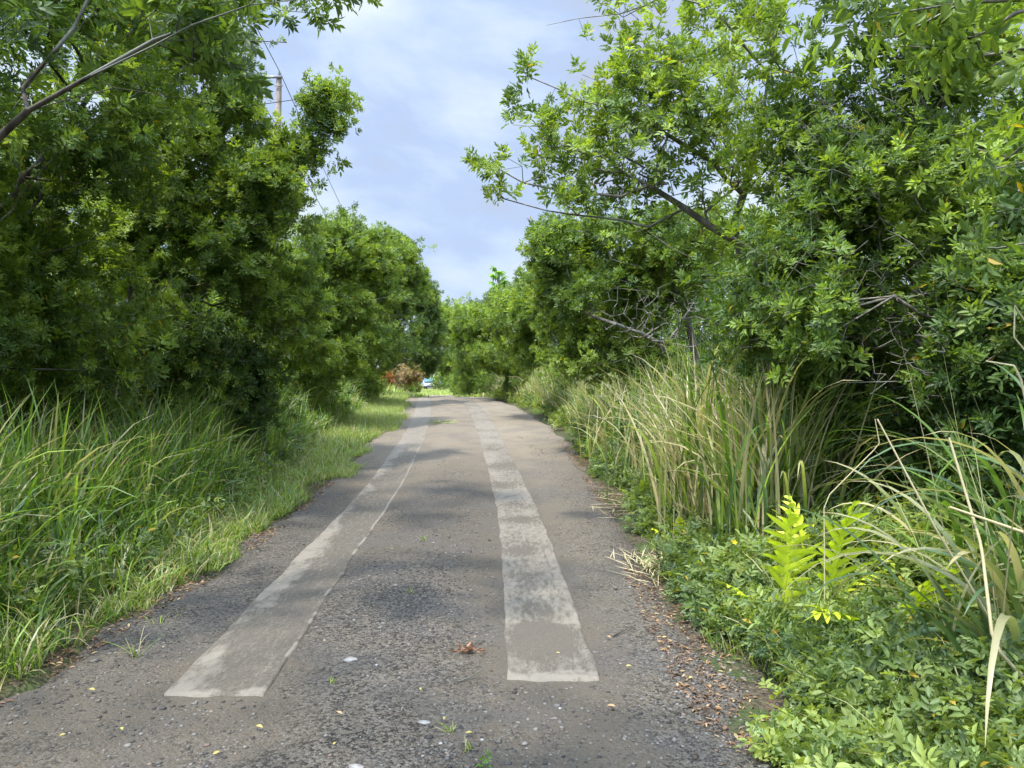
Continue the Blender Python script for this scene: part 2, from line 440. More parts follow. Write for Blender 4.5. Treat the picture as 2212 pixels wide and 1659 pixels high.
def strip(name, cfun, y0, y1, half, left):
    ys = spaced(y0, y1, 0.02, 0.004); u = np.linspace(-1, 1, 41)
    U, Y = np.meshgrid(u, ys)
    ed = (fbm(Y*3, U*0+3.3, 0, 41+left, 3)-0.5)*0.035
    X = cfun(Y)+U*(half+ed*np.sign(U))
    jag = (fbm(X*9, X*0, 0, 51, 3)-0.5)*0.05
    Y = Y+np.where(Y < y0+0.06, jag, 0)
    c = cfun(Y)
    Z = (road_surf(c-half*1.1, Y)+road_surf(c+half*1.1, Y)+road_surf(c, Y))/3+0.010+0.004*(fbm(X*4, Y*4, 0, 3, 2)-.5)
    v = Y-y0; acr = (U+1)/2
    n = fbm(X*2.4, Y*1.5, 0, 61+left, 4); n2 = fbm(X*7, Y*5, 0, 71+left, 3)
    if left:
        d = 0.85-(0.45+.9*(n2-.25))*(1-sstep(0.02, 0.36, acr+(n-0.5)*0.8))*(1-0.55*np.exp(-((v-1.15)/0.35)**2))
        d -= 2.0*(acr > 0.945)*sstep(.36, .44, n+.5*(n2-.5))
        d -= 0.7*(1-sstep(0.02, 0.09, v+(n2-0.5)*0.2))*(acr < 0.98)
        d -= 0.55*sstep(7.5, 14, v+2*(n-.5))*(1-0.3*np.exp(-((v-9)/.8)**2))
        d -= 0.18*sstep(2.5, 5, v)*(n2-0.2)
    else:
        b = np.clip(1.10*(1-sstep(0.0, 1, np.abs(v-0.75)/0.9)), 0, 1)*sstep(0.10, 0.24, acr+(n2-.5)*.15)*(1-0.55*sstep(0.6, 1.0, acr))
        b *= 1-0.85*np.exp(-((v-1.0-0.2*(n2-.5))/0.11)**2)
        b2 = 0
        for vc, uc, rv, ru in ((2.05, .38, .28, .34), (3.0, .35, .18, .3), (4.6, .5, .22, .5), (5.5, .4, .3, .5), (6.9, .5, .3, .6), (8.8, .6, .4, .6), (1.75, .3, .35, .25)):
            b2 = np.maximum(b2, np.exp(-((v-vc)/rv)**2-((acr-uc)/ru)**2))
        d = 0.33+0.62*np.maximum(b, .75*b2)+0.95*(n-0.5)+.35*(n2-.5)
        d -= 0.75*(1-sstep(0.035, 0.11, v+(n2-0.5)*0.16))
        d += 0.25*sstep(14, 24, v)
    # thickness: push the outermost columns down as the slab's side
    Z[:, 0] -= 0.014; Z[:, -1] -= 0.014; X[:, 0] = X[:, 1]-0.004; X[:, -1] = X[:, -2]+0.004
    Z[0, :] -= 0.03; Z[-1, :] -= 0.05
    dus = 0.45+0.7*(n-0.5)
    o = link(name, make_mesh(name, np.stack([X, Y, Z], -1), grid_faces(len(ys), len(u)), M_STRIP, smooth=True,
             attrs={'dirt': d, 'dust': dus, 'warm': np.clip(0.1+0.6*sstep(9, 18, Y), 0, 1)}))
    return tag(o, kind='structure')
strip('concrete_strip', SLx, 3.83, 38, 0.262, 1)
strip('concrete_strip', SRx, 4.05, 38, 0.255, 0)

# ------------------------------------------------------------------ leaves, shoots, branches
def leaf_tmpl(lod):
    """unit leaf along +Y, width 1 across X, lifting to +Z at the sides"""
    if lod == 0:
        v = np.array([[0, 0, 0], [-.42, .28, .10], [.42, .28, .10], [-.40, .62, .08], [.40, .62, .08], [0, 1, -.10], [0, .45, 0.0]])
        f = np.array([[0, 2, 6], [0, 6, 1], [1, 6, 3], [2, 4, 6], [3, 6, 5], [4, 5, 6]])
    else:
        v = np.array([[0, 0, 0], [.45, .45, .10], [0, 1, -.05], [-.45, .45, .10]])
        f = np.array([[0, 1, 2], [0, 2, 3]])
    return v, f
def leaves(P, D, N, L, Wd, lod=0):
    """P base, D direction, N upward hint; returns verts (n,k,3) and faces"""
    tv, tf = leaf_tmpl(lod)
    D = nrm(D); X = nrm(np.cross(D, N)); Z = np.cross(X, D)
    v = P[:, None, :]+(tv[None, :, 0:1]*Wd[:, None, None])*X[:, None, :]+(tv[None, :, 1:2]*L[:, None, None])*D[:, None, :]+(tv[None, :, 2:3]*L[:, None, None])*Z[:, None, :]
    k = len(tv)
    f = (np.arange(len(P))[:, None, None]*k+tf[None]).reshape(-1, 3)
    return v, f

def shoot_tmpl(seed, lod, ncomp=8, nleaf=5, leaf=(.060, .088), wid=0.40, stem=.13, rach=.085, el=(14, 82), lift=(-.12, .22)):
    r = rng(seed)
    P, D, N, L, Wd, C = [], [], [], [], [], []
    for i in range(ncomp):
        t = (i+0.5)/ncomp
        az = i*2.4+r.uniform(-.3, .3)
        e = math.radians(el[0]+(el[1]-el[0])*t**1.3+r.uniform(-12, 12))
        h = np.array([math.cos(az), math.sin(az), 0]); d = h*math.cos(e)+np.array([0, 0, math.sin(e)])
        up = -h*math.sin(e)+np.array([0, 0, math.cos(e)])
        b = np.array([0, 0, stem*t]); rl = rach*r.uniform(.75, 1.2)*(1-.35*t)
        side = np.cross(d, up); tone = r.uniform(.8, 1.2)
        for j in range(nleaf):
            if j == nleaf-1: pp, dd = rl, d
            else:
                q = j//2; pp = rl*(0.35+0.6*q/max(1, (nleaf-1)//2))
                s = 1 if j % 2 else -1
                a = math.radians(r.uniform(38, 60)); dd = d*math.cos(a)+side*s*math.sin(a)
            dd = dd+up*r.uniform(*lift)+r.normal(0, .06, 3)
            P.append(b+d*pp-up*0.12*pp*pp/rach); D.append(dd); N.append(up+r.normal(0, .25, 3))
            l = r.uniform(*leaf)*(1-.25*t); L.append(l); Wd.append(l*wid*r.uniform(.85, 1.15)); C.append(tone*r.uniform(.88, 1.12))
    v, f = leaves(np.array(P), np.array(D), nrm(np.array(N)), np.array(L), np.array(Wd), lod)
    return v.reshape(-1, 3), f, np.repeat(np.array(C), v.shape[1])
TM = {}
def tmpls(kind, lod):
    if (kind, lod) not in TM:
        kw = {'berry': dict(), 'berry_far': dict(ncomp=7, nleaf=3, leaf=(.08, .11), wid=.5, rach=.09),
              'big': dict(ncomp=6, nleaf=5, leaf=(.085, .12), wid=.38, stem=.16, rach=.17, el=(-5, 45), lift=(-.5, .1)),
              'tri': dict(ncomp=5, nleaf=3, leaf=(.04, .06), wid=.55, stem=.10, rach=.045, el=(5, 60)),
              'pinn': dict(ncomp=5, nleaf=9, leaf=(.022, .032), wid=.55, stem=.10, rach=.12, el=(5, 55)),
              'sparse': dict(ncomp=5, nleaf=5, leaf=(.045, .065), wid=.42, stem=.25, rach=.09, el=(0, 50), lift=(-.3, .1))}[kind]
        TM[(kind, lod)] = [shoot_tmpl(100+i+hash_s(kind), lod, **kw) for i in range(6)]
    return TM[(kind, lod)]
def hash_s(s): return sum(ord(c)*(i+3) for i, c in enumerate(s))

def frames(D, r):
    D = nrm(D); a = nrm(np.cross(D, nrm(r.normal(0, 1, D.shape)))); b = np.cross(D, a)
    return np.stack([a, b, D], -1)          # columns: local x,y,z
def stamp(pos, D, scale, col, kind, lod, r):
    """shoots of leaves: returns verts, faces, colours"""
    T = tmpls(kind, lod); which = r.integers(0, len(T), len(pos)); R = frames(D, r)
    V, F, C = [], [], []; n = 0
    for k, (tv, tf, tcn) in enumerate(T):
        m = which == k
        if not m.any(): continue
        v = np.einsum('nij,kj->nki', R[m], tv)*scale[m][:, None, None]+pos[m][:, None, :]
        f = (np.arange(m.sum())[:, None, None]*len(tv)+tf[None]).reshape(-1, 3)+n
        c = col[m][:, None, :]*tcn[None, :, None]
        kv = 7 if lod == 0 else 4; nl_ = c.shape[1]//kv; ye = np.repeat(r.random((c.shape[0], nl_)) < .005, kv, 1); c[ye] = YELLOW*.85
        V.append(v.reshape(-1, 3)); F.append(f); C.append(c.reshape(-1, 3)); n += len(V[-1])
    return np.vstack(V), np.vstack(F), np.vstack(C)

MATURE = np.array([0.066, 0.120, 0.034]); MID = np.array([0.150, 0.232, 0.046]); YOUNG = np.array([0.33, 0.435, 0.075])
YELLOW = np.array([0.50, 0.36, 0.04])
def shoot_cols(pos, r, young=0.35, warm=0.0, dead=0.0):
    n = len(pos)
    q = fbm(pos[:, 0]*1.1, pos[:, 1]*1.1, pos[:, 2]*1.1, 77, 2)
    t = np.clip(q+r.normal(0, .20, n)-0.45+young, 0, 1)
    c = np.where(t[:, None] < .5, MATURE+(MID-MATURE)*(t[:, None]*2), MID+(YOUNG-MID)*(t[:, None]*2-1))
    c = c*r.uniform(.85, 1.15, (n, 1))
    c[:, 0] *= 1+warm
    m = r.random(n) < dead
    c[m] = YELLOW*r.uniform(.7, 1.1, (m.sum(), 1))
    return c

class Skel:
    def __init__(s, cap=60000):
        s.P = np.zeros((cap, 3)); s.D = np.zeros((cap, 3)); s.L = np.zeros(cap); s.par = np.full(cap, -1, int); s.n = 0
    def add(s, p, par):
        i = s.n; s.P[i] = p; s.par[i] = par
        if par >= 0:
            d = p-s.P[par]; l = np.linalg.norm(d); s.D[i] = d/max(l, 1e-6); s.L[i] = s.L[par]+l
        else: s.D[i] = (0, 0, 1)
        s.n += 1; return i
    def limb(s, pts, par, r, step=0.25, wob=0.03):
        """a limb through given points (from node par)"""
        pts = [s.P[par]]+[np.asarray(p, float) for p in pts]
        cur = par
        for a, b in zip(pts[:-1], pts[1:]):
            k = max(1, int(np.linalg.norm(b-a)/step))
            for j in range(1, k+1):
                cur = s.add(a+(b-a)*j/k+r.normal(0, wob, 3)*(j < k), cur)
        return cur
    def nearest(s, p): return int(np.argmin(np.linalg.norm(s.P[:s.n]-p, axis=1)))
    def grow(s, targets, r, wl=0.3, step=0.3, sag=0.05):
        order = np.argsort(np.linalg.norm(targets-s.P[0], axis=1))
        ends = np.zeros(len(targets), int)
        for k in order:
            t = targets[k]
            d = np.linalg.norm(s.P[:s.n]-t, axis=1)
            i = int(np.argmin(d+wl*s.L[:s.n]))
            dist = d[i]; a = s.P[i]
            ctrl = a+s.D[i]*dist*0.35+np.array([0, 0, 0.12*dist])+r.normal(0, .07, 3)*dist
            m = max(1, int(dist/step)); cur = i
            for j in range(1, m+1):
                u = j/m
                q = (1-u)**2*a+2*u*(1-u)*ctrl+u*u*t
                q[2] -= sag*dist*u*(1-u)
                cur = s.add(q, cur)
            ends[k] = cur
        return ends
    def radii(s, rmax, rmin=0.0028, p=0.5):
        w = np.ones(s.n); ch = np.zeros(s.n, bool)
        for i in range(s.n-1, 0, -1):
            if s.par[i] >= 0: w[s.par[i]] += w[i]
        return np.maximum(rmin, rmax*(w/w.max())**p), w
    def tubes(s, rmax, rmin=0.0021, p=0.5, thick=0.016):
        R, w = s.radii(rmax, rmin, p); n = s.n
        par = s.par[:n]; idx = np.nonzero(par >= 0)[0]
        main = np.full(n, -1); best = np.zeros(n)
        for i in idx:
            if w[i] > best[par[i]]: best[par[i]] = w[i]; main[par[i]] = i
        D = s.D[:n].copy(); has = main >= 0
        D2 = D.copy(); D2[has] = nrm(D[has]+D[main[has]])
        ref = np.array([0.15, 0.96, 0.22])
        out = []
        for big in (True, False):
            sel = idx[(R[idx] >= thick) == big]
            if not len(sel): continue
            k = 8 if big else 4
            pa = par[sel]; ismain = main[pa] == sel
            d0 = np.where(ismain[:, None], D2[pa], D[sel]); r0 = np.where(ismain, R[pa], np.minimum(R[pa], R[sel]*1.25))
            d1 = D2[sel]
            a = np.linspace(0, 2*math.pi, k, endpoint=False)
            def ring(c, d, rr):
                u = nrm(np.cross(d, ref)); v = np.cross(d, u)
                return c[:, None]+rr[:, None, None]*(np.cos(a)[None, :, None]*u[:, None]+np.sin(a)[None, :, None]*v[:, None])
            v = np.concatenate([ring(s.P[pa], d0, r0), ring(s.P[sel], d1, R[sel])], 1)
            j = np.arange(k); q = np.stack([j, (j+1) % k, (j+1) % k+k, j+k], -1)
            f = (np.arange(len(sel))[:, None, None]*2*k+q[None]).reshape(-1, 4)
            out.append((v.reshape(-1, 3), f))
        V = np.vstack([o[0] for o in out]); F = []; off = 0
        for v, f in out: F.append(f+off); off += len(v)
        return V, np.vstack(F)

def sample_lobes(lobes, r, shell=0.45, clump=0.0, seed=0, zmin=None):
    pts, dirs = [], []
    for (c, rad, n) in lobes:
        c = np.array(c, float); rad = np.array(rad, float)
        m = int(n*(3.2 if clump else 1))
        d = nrm(r.normal(0, 1, (m, 3)))
        q = shell+(1-shell)*r.random(m)**0.7
        q *= 1+0.38*(fbm(d[:, 0]*2.6+c[0], d[:, 1]*2.6+c[1], d[:, 2]*2.6, 13+seed, 3)-0.5)*2
        q[r.random(m) < .05] *= 1.22
        p = c+d*q[:, None]*rad
        if clump:
            g = fbm(p[:, 0]*1.5, p[:, 1]*1.5, p[:, 2]*1.5, 91+seed, 2)
            p_, d_ = p[np.argsort(-(g+r.random(m)*(1-clump)*.6))][:n], d[np.argsort(-(g+r.random(m)*(1-clump)*.6))][:n]
            order = np.argsort(-(g+r.random(m)*(1-clump)*.6)); p_, d_ = p[order][:n], d[order][:n]
            p, d = p_, d_
        pts.append(p); dirs.append(d)
    p = np.vstack(pts); d = np.vstack(dirs)
    ok = p[:, 2] > gz(p[:, 0], p[:, 1])+(0.25 if zmin is None else zmin)
    return p[ok], d[ok]

def tree(name, label, cat, base, limbs, lobes, seed, group=None, rmax=0.09, lod=0, kind='berry', size=1.0, young=.35, shell=.45,
         clump=.6, bare=None, bark=None, extra=1, warm=0.0, dead=0.0, up=.55, wl=.3, zmin=None, cluster=0.14):
    """base: (x,y); limbs: [(attach, [points])] attach None = from the base; lobes: [(centre, radii, n shoots)]"""
    r = rng(seed)
    b = np.array([base[0], base[1], float(gz(base[0], base[1]))-0.05])
    root = empty(name, b, label, cat, group)
    sk = Skel(); sk.add(b, -1)
    for att, pts in limbs:
        par = 0 if att is None else sk.nearest(np.array(att))
        sk.limb(pts, par, r)
    T, Dr = sample_lobes(lobes, r, shell, clump, seed, zmin)
    ends = sk.grow(T, r, wl)
    if bare:
        Tb, _ = sample_lobes(bare, r, 0.2, 0, seed+5)
        sk.grow(Tb, r, .12, step=.14, sag=.55)
    V, F = sk.tubes(rmax)
    part('trunk' if rmax > .03 else 'stem', V, F, bark or M_BARK, root, smooth=True)
    pos = sk.P[ends]; D = nrm(0.5*sk.D[ends]+0.5*Dr+np.array([0, 0, up])+r.normal(0, .22, pos.shape))
    if extra > 1:
        P2, D2 = [pos], [D]
        for e in range(extra-1):
            P2.append(pos+r.normal(0, cluster, pos.shape)); D2.append(nrm(D+r.normal(0, .45, D.shape)))
        pos = np.vstack(P2); D = np.vstack(D2)
    col = shoot_cols(pos, r, young, warm, dead)
    v, f, c = stamp(pos, D, size*r.uniform(.62, 1.25, len(pos)), col, kind, lod, r)
    part('crown' if rmax > .03 else 'foliage', v, f, M_LEAF, root, col=c)
    return root

def shrub(name, label, cat, base, lobes, seed, **kw):
    kw.setdefault('rmax', 0.022); kw.setdefault('group', None)
    return tree(name, label, cat, base, [], lobes, seed, **kw)

GL = 'berry trees along the grassy side of the road'
GR = 'berry trees along the fern side of the road'
def P3(x, y, d): return tuple(W(x, y, d))
# ---- left row
tree('berry_tree', 'dark tree leaning a bare limb across the upper corner above the grassy verge', 'tree', (-3.9, 2.9),
     [(None, [(-3.6, 3.2, 1.2), P3(-60, 350, 3.9), P3(60, 240, 3.9), P3(330, 100, 3.9), P3(640, 0, 3.9), P3(860, -150, 4.0)]),
      (P3(0, 290, 3.9), [P3(50, 190, 4.1), P3(160, 60, 4.3), P3(220, -60, 4.4), P3(300, -300, 4.4)]),
      (P3(230, 140, 3.9), [P3(330, 88, 4.0), P3(480, 85, 4.1), P3(620, 92, 4.1)]),
      (P3(90, 225, 3.9), [P3(250, 190, 4.3), P3(500, 235, 4.6), P3(640, 215, 4.7)]),
      (None, [(-4.3, 2.4, 1.5), (-4.2, 1.6, 3.2), (-3.4, 1.0, 4.6)])],
     [((-3.6, 4.2, 4.0), (1.1, 1.2, .8), 90), ((-2.2, 1.4, 4.7), (1.9, 1.7, .6), 230), ((-1.0, -.2, 4.8), (2.0, 1.6, .5), 190), ((-2.3, 4.2, 5.5), (1.5, 1.0, .4), 150), (P3(480, 85, 4.3), (.25, .4, .22), 26),
      (P3(650, -5, 4.2), (.26, .4, .08), 12), (P3(470, 20, 4.2), (.4, .5, .2), 18), ((-3.9, 0.2, 4.3), (1.4, 1.6, 1.2), 200), ((-4.3, 3.3, 2.6), (.7, 1.0, 1.0), 60),
      (P3(40, 120, 4.4), (.5, .5, .45), 40)],
     11, GL, rmax=.038, lod=0, bark=M_BARKD, young=.18, clump=.3, extra=1)
tree('berry_tree', 'broad dense tree over the tall grass, with glossy leaves hanging to the grass tops', 'tree', (-6.2, 7.2),
     [(None, [(-6.1, 7.3, 1.0), (-5.7, 7.6, 2.6), (-4.9, 8.2, 4.2), (-4.2, 8.6, 5.6)]), (None, [(-6.6, 7.4, 1.4), (-7.2, 7.8, 3.4), (-7.0, 8.0, 5.5)]),
      ((-6, 7.4, 1.6), [(-5.2, 7.0, 2.6), (-4.4, 7.0, 3.4)]), ((-5.7, 7.6, 2.6), [(-4.8, 8.4, 3.1), (-3.9, 9.4, 3.9)])],
     [((-6.2, 7.2, 3.3), (1.7, 1.9, 1.6), 520), ((-5.0, 8.0, 4.6), (1.5, 1.6, 1.5), 520), ((-6.6, 7.6, 5.6), (2.2, 2.0, 1.4), 420), ((-5.8, 6.0, 1.7), (1.2, 1.4, .9), 260),
      ((-4.6, 8.8, 5.9), (1.2, 1.2, .9), 300), ((-5.6, 6.2, 3.8), (1.0, 1.3, 1.0), 220), ((-2.7, 7.4, 6.2), (1.5, 1.8, .45), 170), ((-5.0, 8.6, 2.6), (1.1, 1.3, 1.0), 260), ((-6.4, 9.3, 2.2), (1.1, 1.1, 1.0), 220)],
     12, GL, rmax=.08, lod=0, young=.42, bark=M_BARKD, clump=.55, extra=2)
tree('berry_tree', 'tall spreading tree in front of the wooden pole, reaching feathery boughs toward the sky gap', 'tree', (-5.8, 12.2),
     [(None, [(-5.7, 12.2, 1.3), (-5.0, 12.3, 2.9), P3(480, 450, 12), P3(640, 300, 12), P3(720, 215, 12)]), (None, [(-6.2, 12.4, 1.8), (-6.2, 12.6, 4.5), (-5.4, 12.4, 6.6)]),
      ((-5.0, 12.3, 2.9), [P3(520, 500, 12), P3(620, 400, 12), P3(690, 340, 12)]), ((-5.7, 12.2, 1.4), [P3(400, 640, 12), P3(520, 660, 11.6), P3(600, 690, 11.6)])],
     [(P3(505, 310, 12), (.62, 1.0, .75), 240), (P3(640, 322, 12), (.42, .6, .14), 40), (P3(695, 215, 12), (.36, .5, .14), 46), (P3(705, 282, 12), (.30, .3, .12), 30), (P3(585, 420, 12), (.75, 1.1, .75), 260), (P3(655, 350, 12), (.3, .4, .22), 40),
      (P3(435, 150, 12), (.85, 1.1, 1.0), 330), (P3(440, 340, 12), (1.4, 1.3, 1.6), 520), (P3(420, 20, 12), (1.3, 1.3, 1.1), 300), (P3(560, 560, 11.8), (.95, 1.0, .75), 300),
      (P3(475, 45, 12), (.5, .6, .5), 90), (P3(625, 660, 12.2), (.5, .8, .65), 170), (P3(300, 200, 12.4), (1.4, 1.4, 2.2), 300), (P3(330, 560, 12), (1.6, 1.2, 1.1), 330), (P3(150, 500, 12), (1.3, 1.2, 1.4), 300), (P3(668, 240, 12), (.26, .4, .10), 24)],
     13, GL, rmax=.065, lod=0, young=.54, clump=.6, extra=2,
     bare=[(P3(430, 700, 11.4), (1.3, .6, .75), 420), (P3(330, 680, 11.2), (1.0, .6, .7), 240)], bark=M_BARK)
tree('berry_tree', 'rounded tree with one leafy spike on top, just past the wooden pole', 'tree', (-6.6, 19.0),
     [(None, [(-6.4, 19, 2.2), (-6.0, 19, 4.4)]), (None, [(-6.0, 19, 1.8), (-5.2, 19, 3.6), (-4.9, 18.6, 5.2)])],
     [(P3(700, 570, 18.5), (1.3, 1.4, 1.05), 420), (P3(760, 640, 18.5), (1.0, 1.3, .9), 330), (P3(660, 690, 18), (1.1, 1.3, .9), 330), (P3(740, 480, 18.5), (.14, .15, .28), 14),
      (P3(790, 590, 19), (.9, 1.2, .8), 260), (P3(620, 600, 18.5), (1.2, 1.4, 1.3), 300), (P3(740, 760, 18.5), (1.0, 1.2, .6), 220)],
     14, GL, rmax=.10, lod=1, size=1.15, young=.46, clump=.6, extra=2, bare=[(P3(640, 740, 17.6), (.9, .6, .4), 110)])
tree('berry_tree', 'tall full tree with a stepped crown beyond the spiked one, narrowing the sky gap', 'tree', (-6.4, 26.5),
     [(None, [(-6.2, 26.5, 2.5), (-5.4, 26.5, 5.0)])],
     [(P3(800, 570, 26), (1.5, 1.6, 1.1), 420), (P3(860, 560, 27), (.9, 1.3, .75), 220), (P3(880, 630, 27), (.8, 1.3, .8), 240), (P3(830, 660, 26), (1.3, 1.5, 1.2), 380),
      (P3(800, 750, 25.5), (1.3, 1.5, .9), 300), (P3(895, 600, 27), (.35, .5, .3), 40)],
     15, GL, rmax=.12, lod=1, size=1.3, young=.40, clump=.55, extra=2)
tree('berry_tree', 'shadowy tree leaning over the far end of the road behind the pinkish bush', 'tree', (-6.9, 35),
     [(None, [(-6.6, 35, 3.0), (-5.8, 35, 5.6)])],
     [(P3(880, 640, 35), (1.2, 1.6, 1.1), 300), (P3(915, 700, 35), (.85, 1.5, 1.2), 300), (P3(880, 750, 34), (1.3, 1.5, 1.0), 320), (P3(925, 640, 36), (.5, .8, .6), 90), (P3(930, 770, 37), (.5, .9, .8), 120)],
     16, GL, rmax=.13, lod=1, size=1.4, young=.22, clump=.5, extra=2)
for i, (x, y, h, lab) in enumerate([(-9.6, 10.5, 7.0, 'tree set back behind the broad dense tree'), (-9.5, 16.5, 6.2, 'tree set back beside the wooden pole'),
                                    (-10.0, 24.0, 6.5, 'tree set back behind the rounded spiked tree'), (-9.5, 33.0, 6.5, 'tree set back behind the stepped crown'),
                                    (-10.5, 4.5, 6.2, 'tree set back in the shade left of the broad dense tree')]):
    tree('berry_tree', 'green '+lab, 'tree', (x, y), [(None, [(x, y, h*.5)]), (None, [(x+.6, y, h*.3), (x+.8, y+.4, h*.7)])],
         [((x, y, h*.72), (2.3, 2.3, h*.28), 420), ((x+1.0, y-.5, h*.40), (2.0, 2.3, h*.32), 520)],
         30+i, GL, rmax=.1, lod=1, kind='berry_far', size=1.5, young=.35, clump=.3, extra=2, bark=M_BARKD)
# ---- right row
tree('berry_tree', 'open airy tree whose long thin boughs arch out over the road against the sky', 'tree', (3.6, 8.6),
     [(None, [(3.5, 8.6, 1.2), P3(1590, 640, 8.6), P3(1600, 560, 8.6), P3(1585, 480, 8.6), P3(1640, 300, 8.4), P3(1660, 160, 8.2)]),
      (P3(1590, 640, 8.6), [P3(1640, 545, 8.2), P3(1480, 450, 8.0), P3(1400, 400, 7.9), P3(1290, 330, 7.8), P3(1240, 290, 7.8)]),
      (P3(1480, 450, 8.0), [P3(1400, 490, 7.9), P3(1300, 470, 7.8), P3(1180, 455, 7.7), P3(1090, 430, 7.7)]),
      (P3(1400, 400, 7.9), [P3(1340, 425, 7.8), P3(1230, 415, 7.7), P3(1130, 395, 7.7), P3(1060, 355, 7.7)]),
      (P3(1620, 400, 8.5), [P3(1540, 350, 8.1), P3(1440, 290, 7.9), P3(1330, 235, 7.8), P3(1200, 190, 7.8), P3(1140, 165, 7.8)]),
      (P3(1660, 160, 8.2), [P3(1600, 90, 8.0), P3(1520, 10, 7.9), P3(1440, -10, 7.8)]),
      (P3(1440, -10, 7.8), [P3(1340, 30, 7.6), P3(1250, 40, 7.5), P3(1180, 55, 7.5)]),
      (P3(1620, 400, 8.5), [P3(1700, 330, 8.6), P3(1800, 200, 8.6)]), (P3(1590, 640, 8.6), [P3(1500, 560, 9), P3(1400, 500, 9.3)])],
     [(P3(1160, 300, 7.8), (.32, .5, .3), 26), (P3(1100, 380, 7.7), (.40, .4, .12), 11), (P3(1245, 360, 7.8), (.6, .6, .35), 48), (P3(1335, 230, 7.9), (.75, .8, .55), 84),
      (P3(1430, 330, 8.0), (.85, .9, .8), 102), (P3(1140, 160, 7.8), (.13, .15, .09), 6), (P3(1370, 130, 7.9), (.45, .6, .3), 35), (P3(1500, 180, 8.0), (.9, .9, .75), 102),
      (P3(1600, 280, 8.2), (.9, .9, 1.0), 115), (P3(1200, 440, 7.7), (.5, .3, .12), 15), (P3(1340, 20, 7.7), (.5, .5, .18), 17), (P3(1560, 60, 8.0), (.8, .7, .5), 57),
      (P3(1075, 420, 7.7), (.14, .15, .08), 6), (P3(1045, 350, 7.7), (.1, .12, .09), 6), (P3(1110, 235, 7.8), (.12, .12, .1), 6), (P3(1640, 480, 8.2), (.8, .8, .7), 79), (P3(1390, 430, 8.2), (.5, .5, .3), 26)],
     21, GR, rmax=.058, lod=0, young=.58, shell=.15, clump=.15, extra=1, bark=M_BARK, size=.95, wl=.10,
     bare=[(P3(1450, 350, 8.1), (1.2, .8, .8), 90)])
tree('berry_tree', 'big tangled tree filling the upper corner above the broad dry grass, grey twigs showing through', 'tree', (4.5, 6.0),
     [(None, [(4.4, 6.0, 1.2), P3(2150, 560, 6.2), P3(2000, 400, 6.3), P3(1900, 330, 6.4), P3(1800, 250, 6.4), P3(1720, 160, 6.4)]),
      (P3(2150, 560, 6.2), [P3(2080, 350, 6.0), P3(1980, 200, 5.9), P3(1950, 60, 5.8)]), (P3(2000, 400, 6.3), [P3(1880, 480, 5.9), P3(1760, 520, 5.7), P3(1700, 600, 5.6)]),
      ((4.4, 6.0, 1.2), [P3(2050, 700, 5.6), P3(1930, 640, 5.5), P3(1830, 700, 5.4)])],
     [(P3(1800, 300, 6.3), (.85, .9, .9), 330), (P3(1960, 480, 6.0), (.9, .8, .8), 260), (P3(1790, 560, 5.9), (.75, .8, .75), 170), (P3(2080, 250, 6.0), (1.0, 1.0, 1.1), 300),
      (P3(1900, 50, 6.2), (1.3, 1.1, .7), 300), (P3(1750, 720, 5.9), (.65, .8, .55), 150), (P3(1640, 640, 6.6), (.5, .6, .6), 100), (P3(2160, 600, 6.3), (.6, .9, 1.0), 160), (P3(1700, 420, 6.3), (.55, .7, .8), 180), (P3(1980, 730, 5.6), (.9, .6, .55), 260), (P3(2170, 780, 5.4), (.7, .7, .7), 200), (P3(1850, 780, 6.2), (.7, .6, .45), 170)],
     22, GR, rmax=.055, lod=0, young=.22, shell=.2, clump=.2, size=.88, extra=1, bark=M_BARK,
     bare=[(P3(1950, 640, 5.5), (.85, .4, .55), 210), (P3(1880, 330, 5.7), (.8, .4, .7), 190), (P3(2000, 760, 5.3), (.5, .3, .4), 80)])
tree('berry_tree', 'bright bushy tree with thin grey stems below its crown, behind the straw-coloured grass', 'tree', (3.6, 14.2),
     [(None, [(3.4, 14, 1.8), P3(1480, 640, 14), P3(1400, 590, 13.8), P3(1320, 560, 13.6)]), (None, [(3.9, 14.2, 2.2), P3(1500, 530, 14.2)]), ((3.4, 14, 1.6), [P3(1420, 740, 13.4), P3(1330, 700, 13)])],
     [(P3(1250, 560, 14.5), (.95, 1.2, .75), 330), (P3(1375, 550, 14), (1.0, 1.2, .7), 330), (P3(1230, 680, 14.5), (.75, 1.1, .7), 280), (P3(1330, 650, 14), (1.0, 1.1, .8), 260),
      (P3(1480, 560, 13.6), (.9, 1.1, .8), 260), (P3(1300, 770, 14), (1.1, 1.0, .4), 230), (P3(1180, 510, 15), (.2, .4, .22), 24)],
     23, GR, rmax=.10, lod=0, young=.52, clump=.6, extra=2, bare=[(P3(1430, 680, 12.8), (1.2, .5, .6), 260)], size=1.0)
tree('berry_tree', 'light green tree sloping down toward the road between the bushy one and the far crowns', 'tree', (1.9, 21.5),
     [(None, [(1.8, 21.4, 3.2)])],
     [(P3(1185, 625, 21), (.9, 1.3, .55), 300), (P3(1120, 690, 21), (.9, 1.3, .7), 330), (P3(1190, 700, 20.5), (1.1, 1.3, .9), 330), (P3(1235, 590, 21.5), (.9, 1.2, .7), 240), (P3(1110, 760, 21), (.8, 1.2, .4), 160)],
     24, GR, rmax=.10, lod=1, size=1.15, young=.50, clump=.6, extra=2)
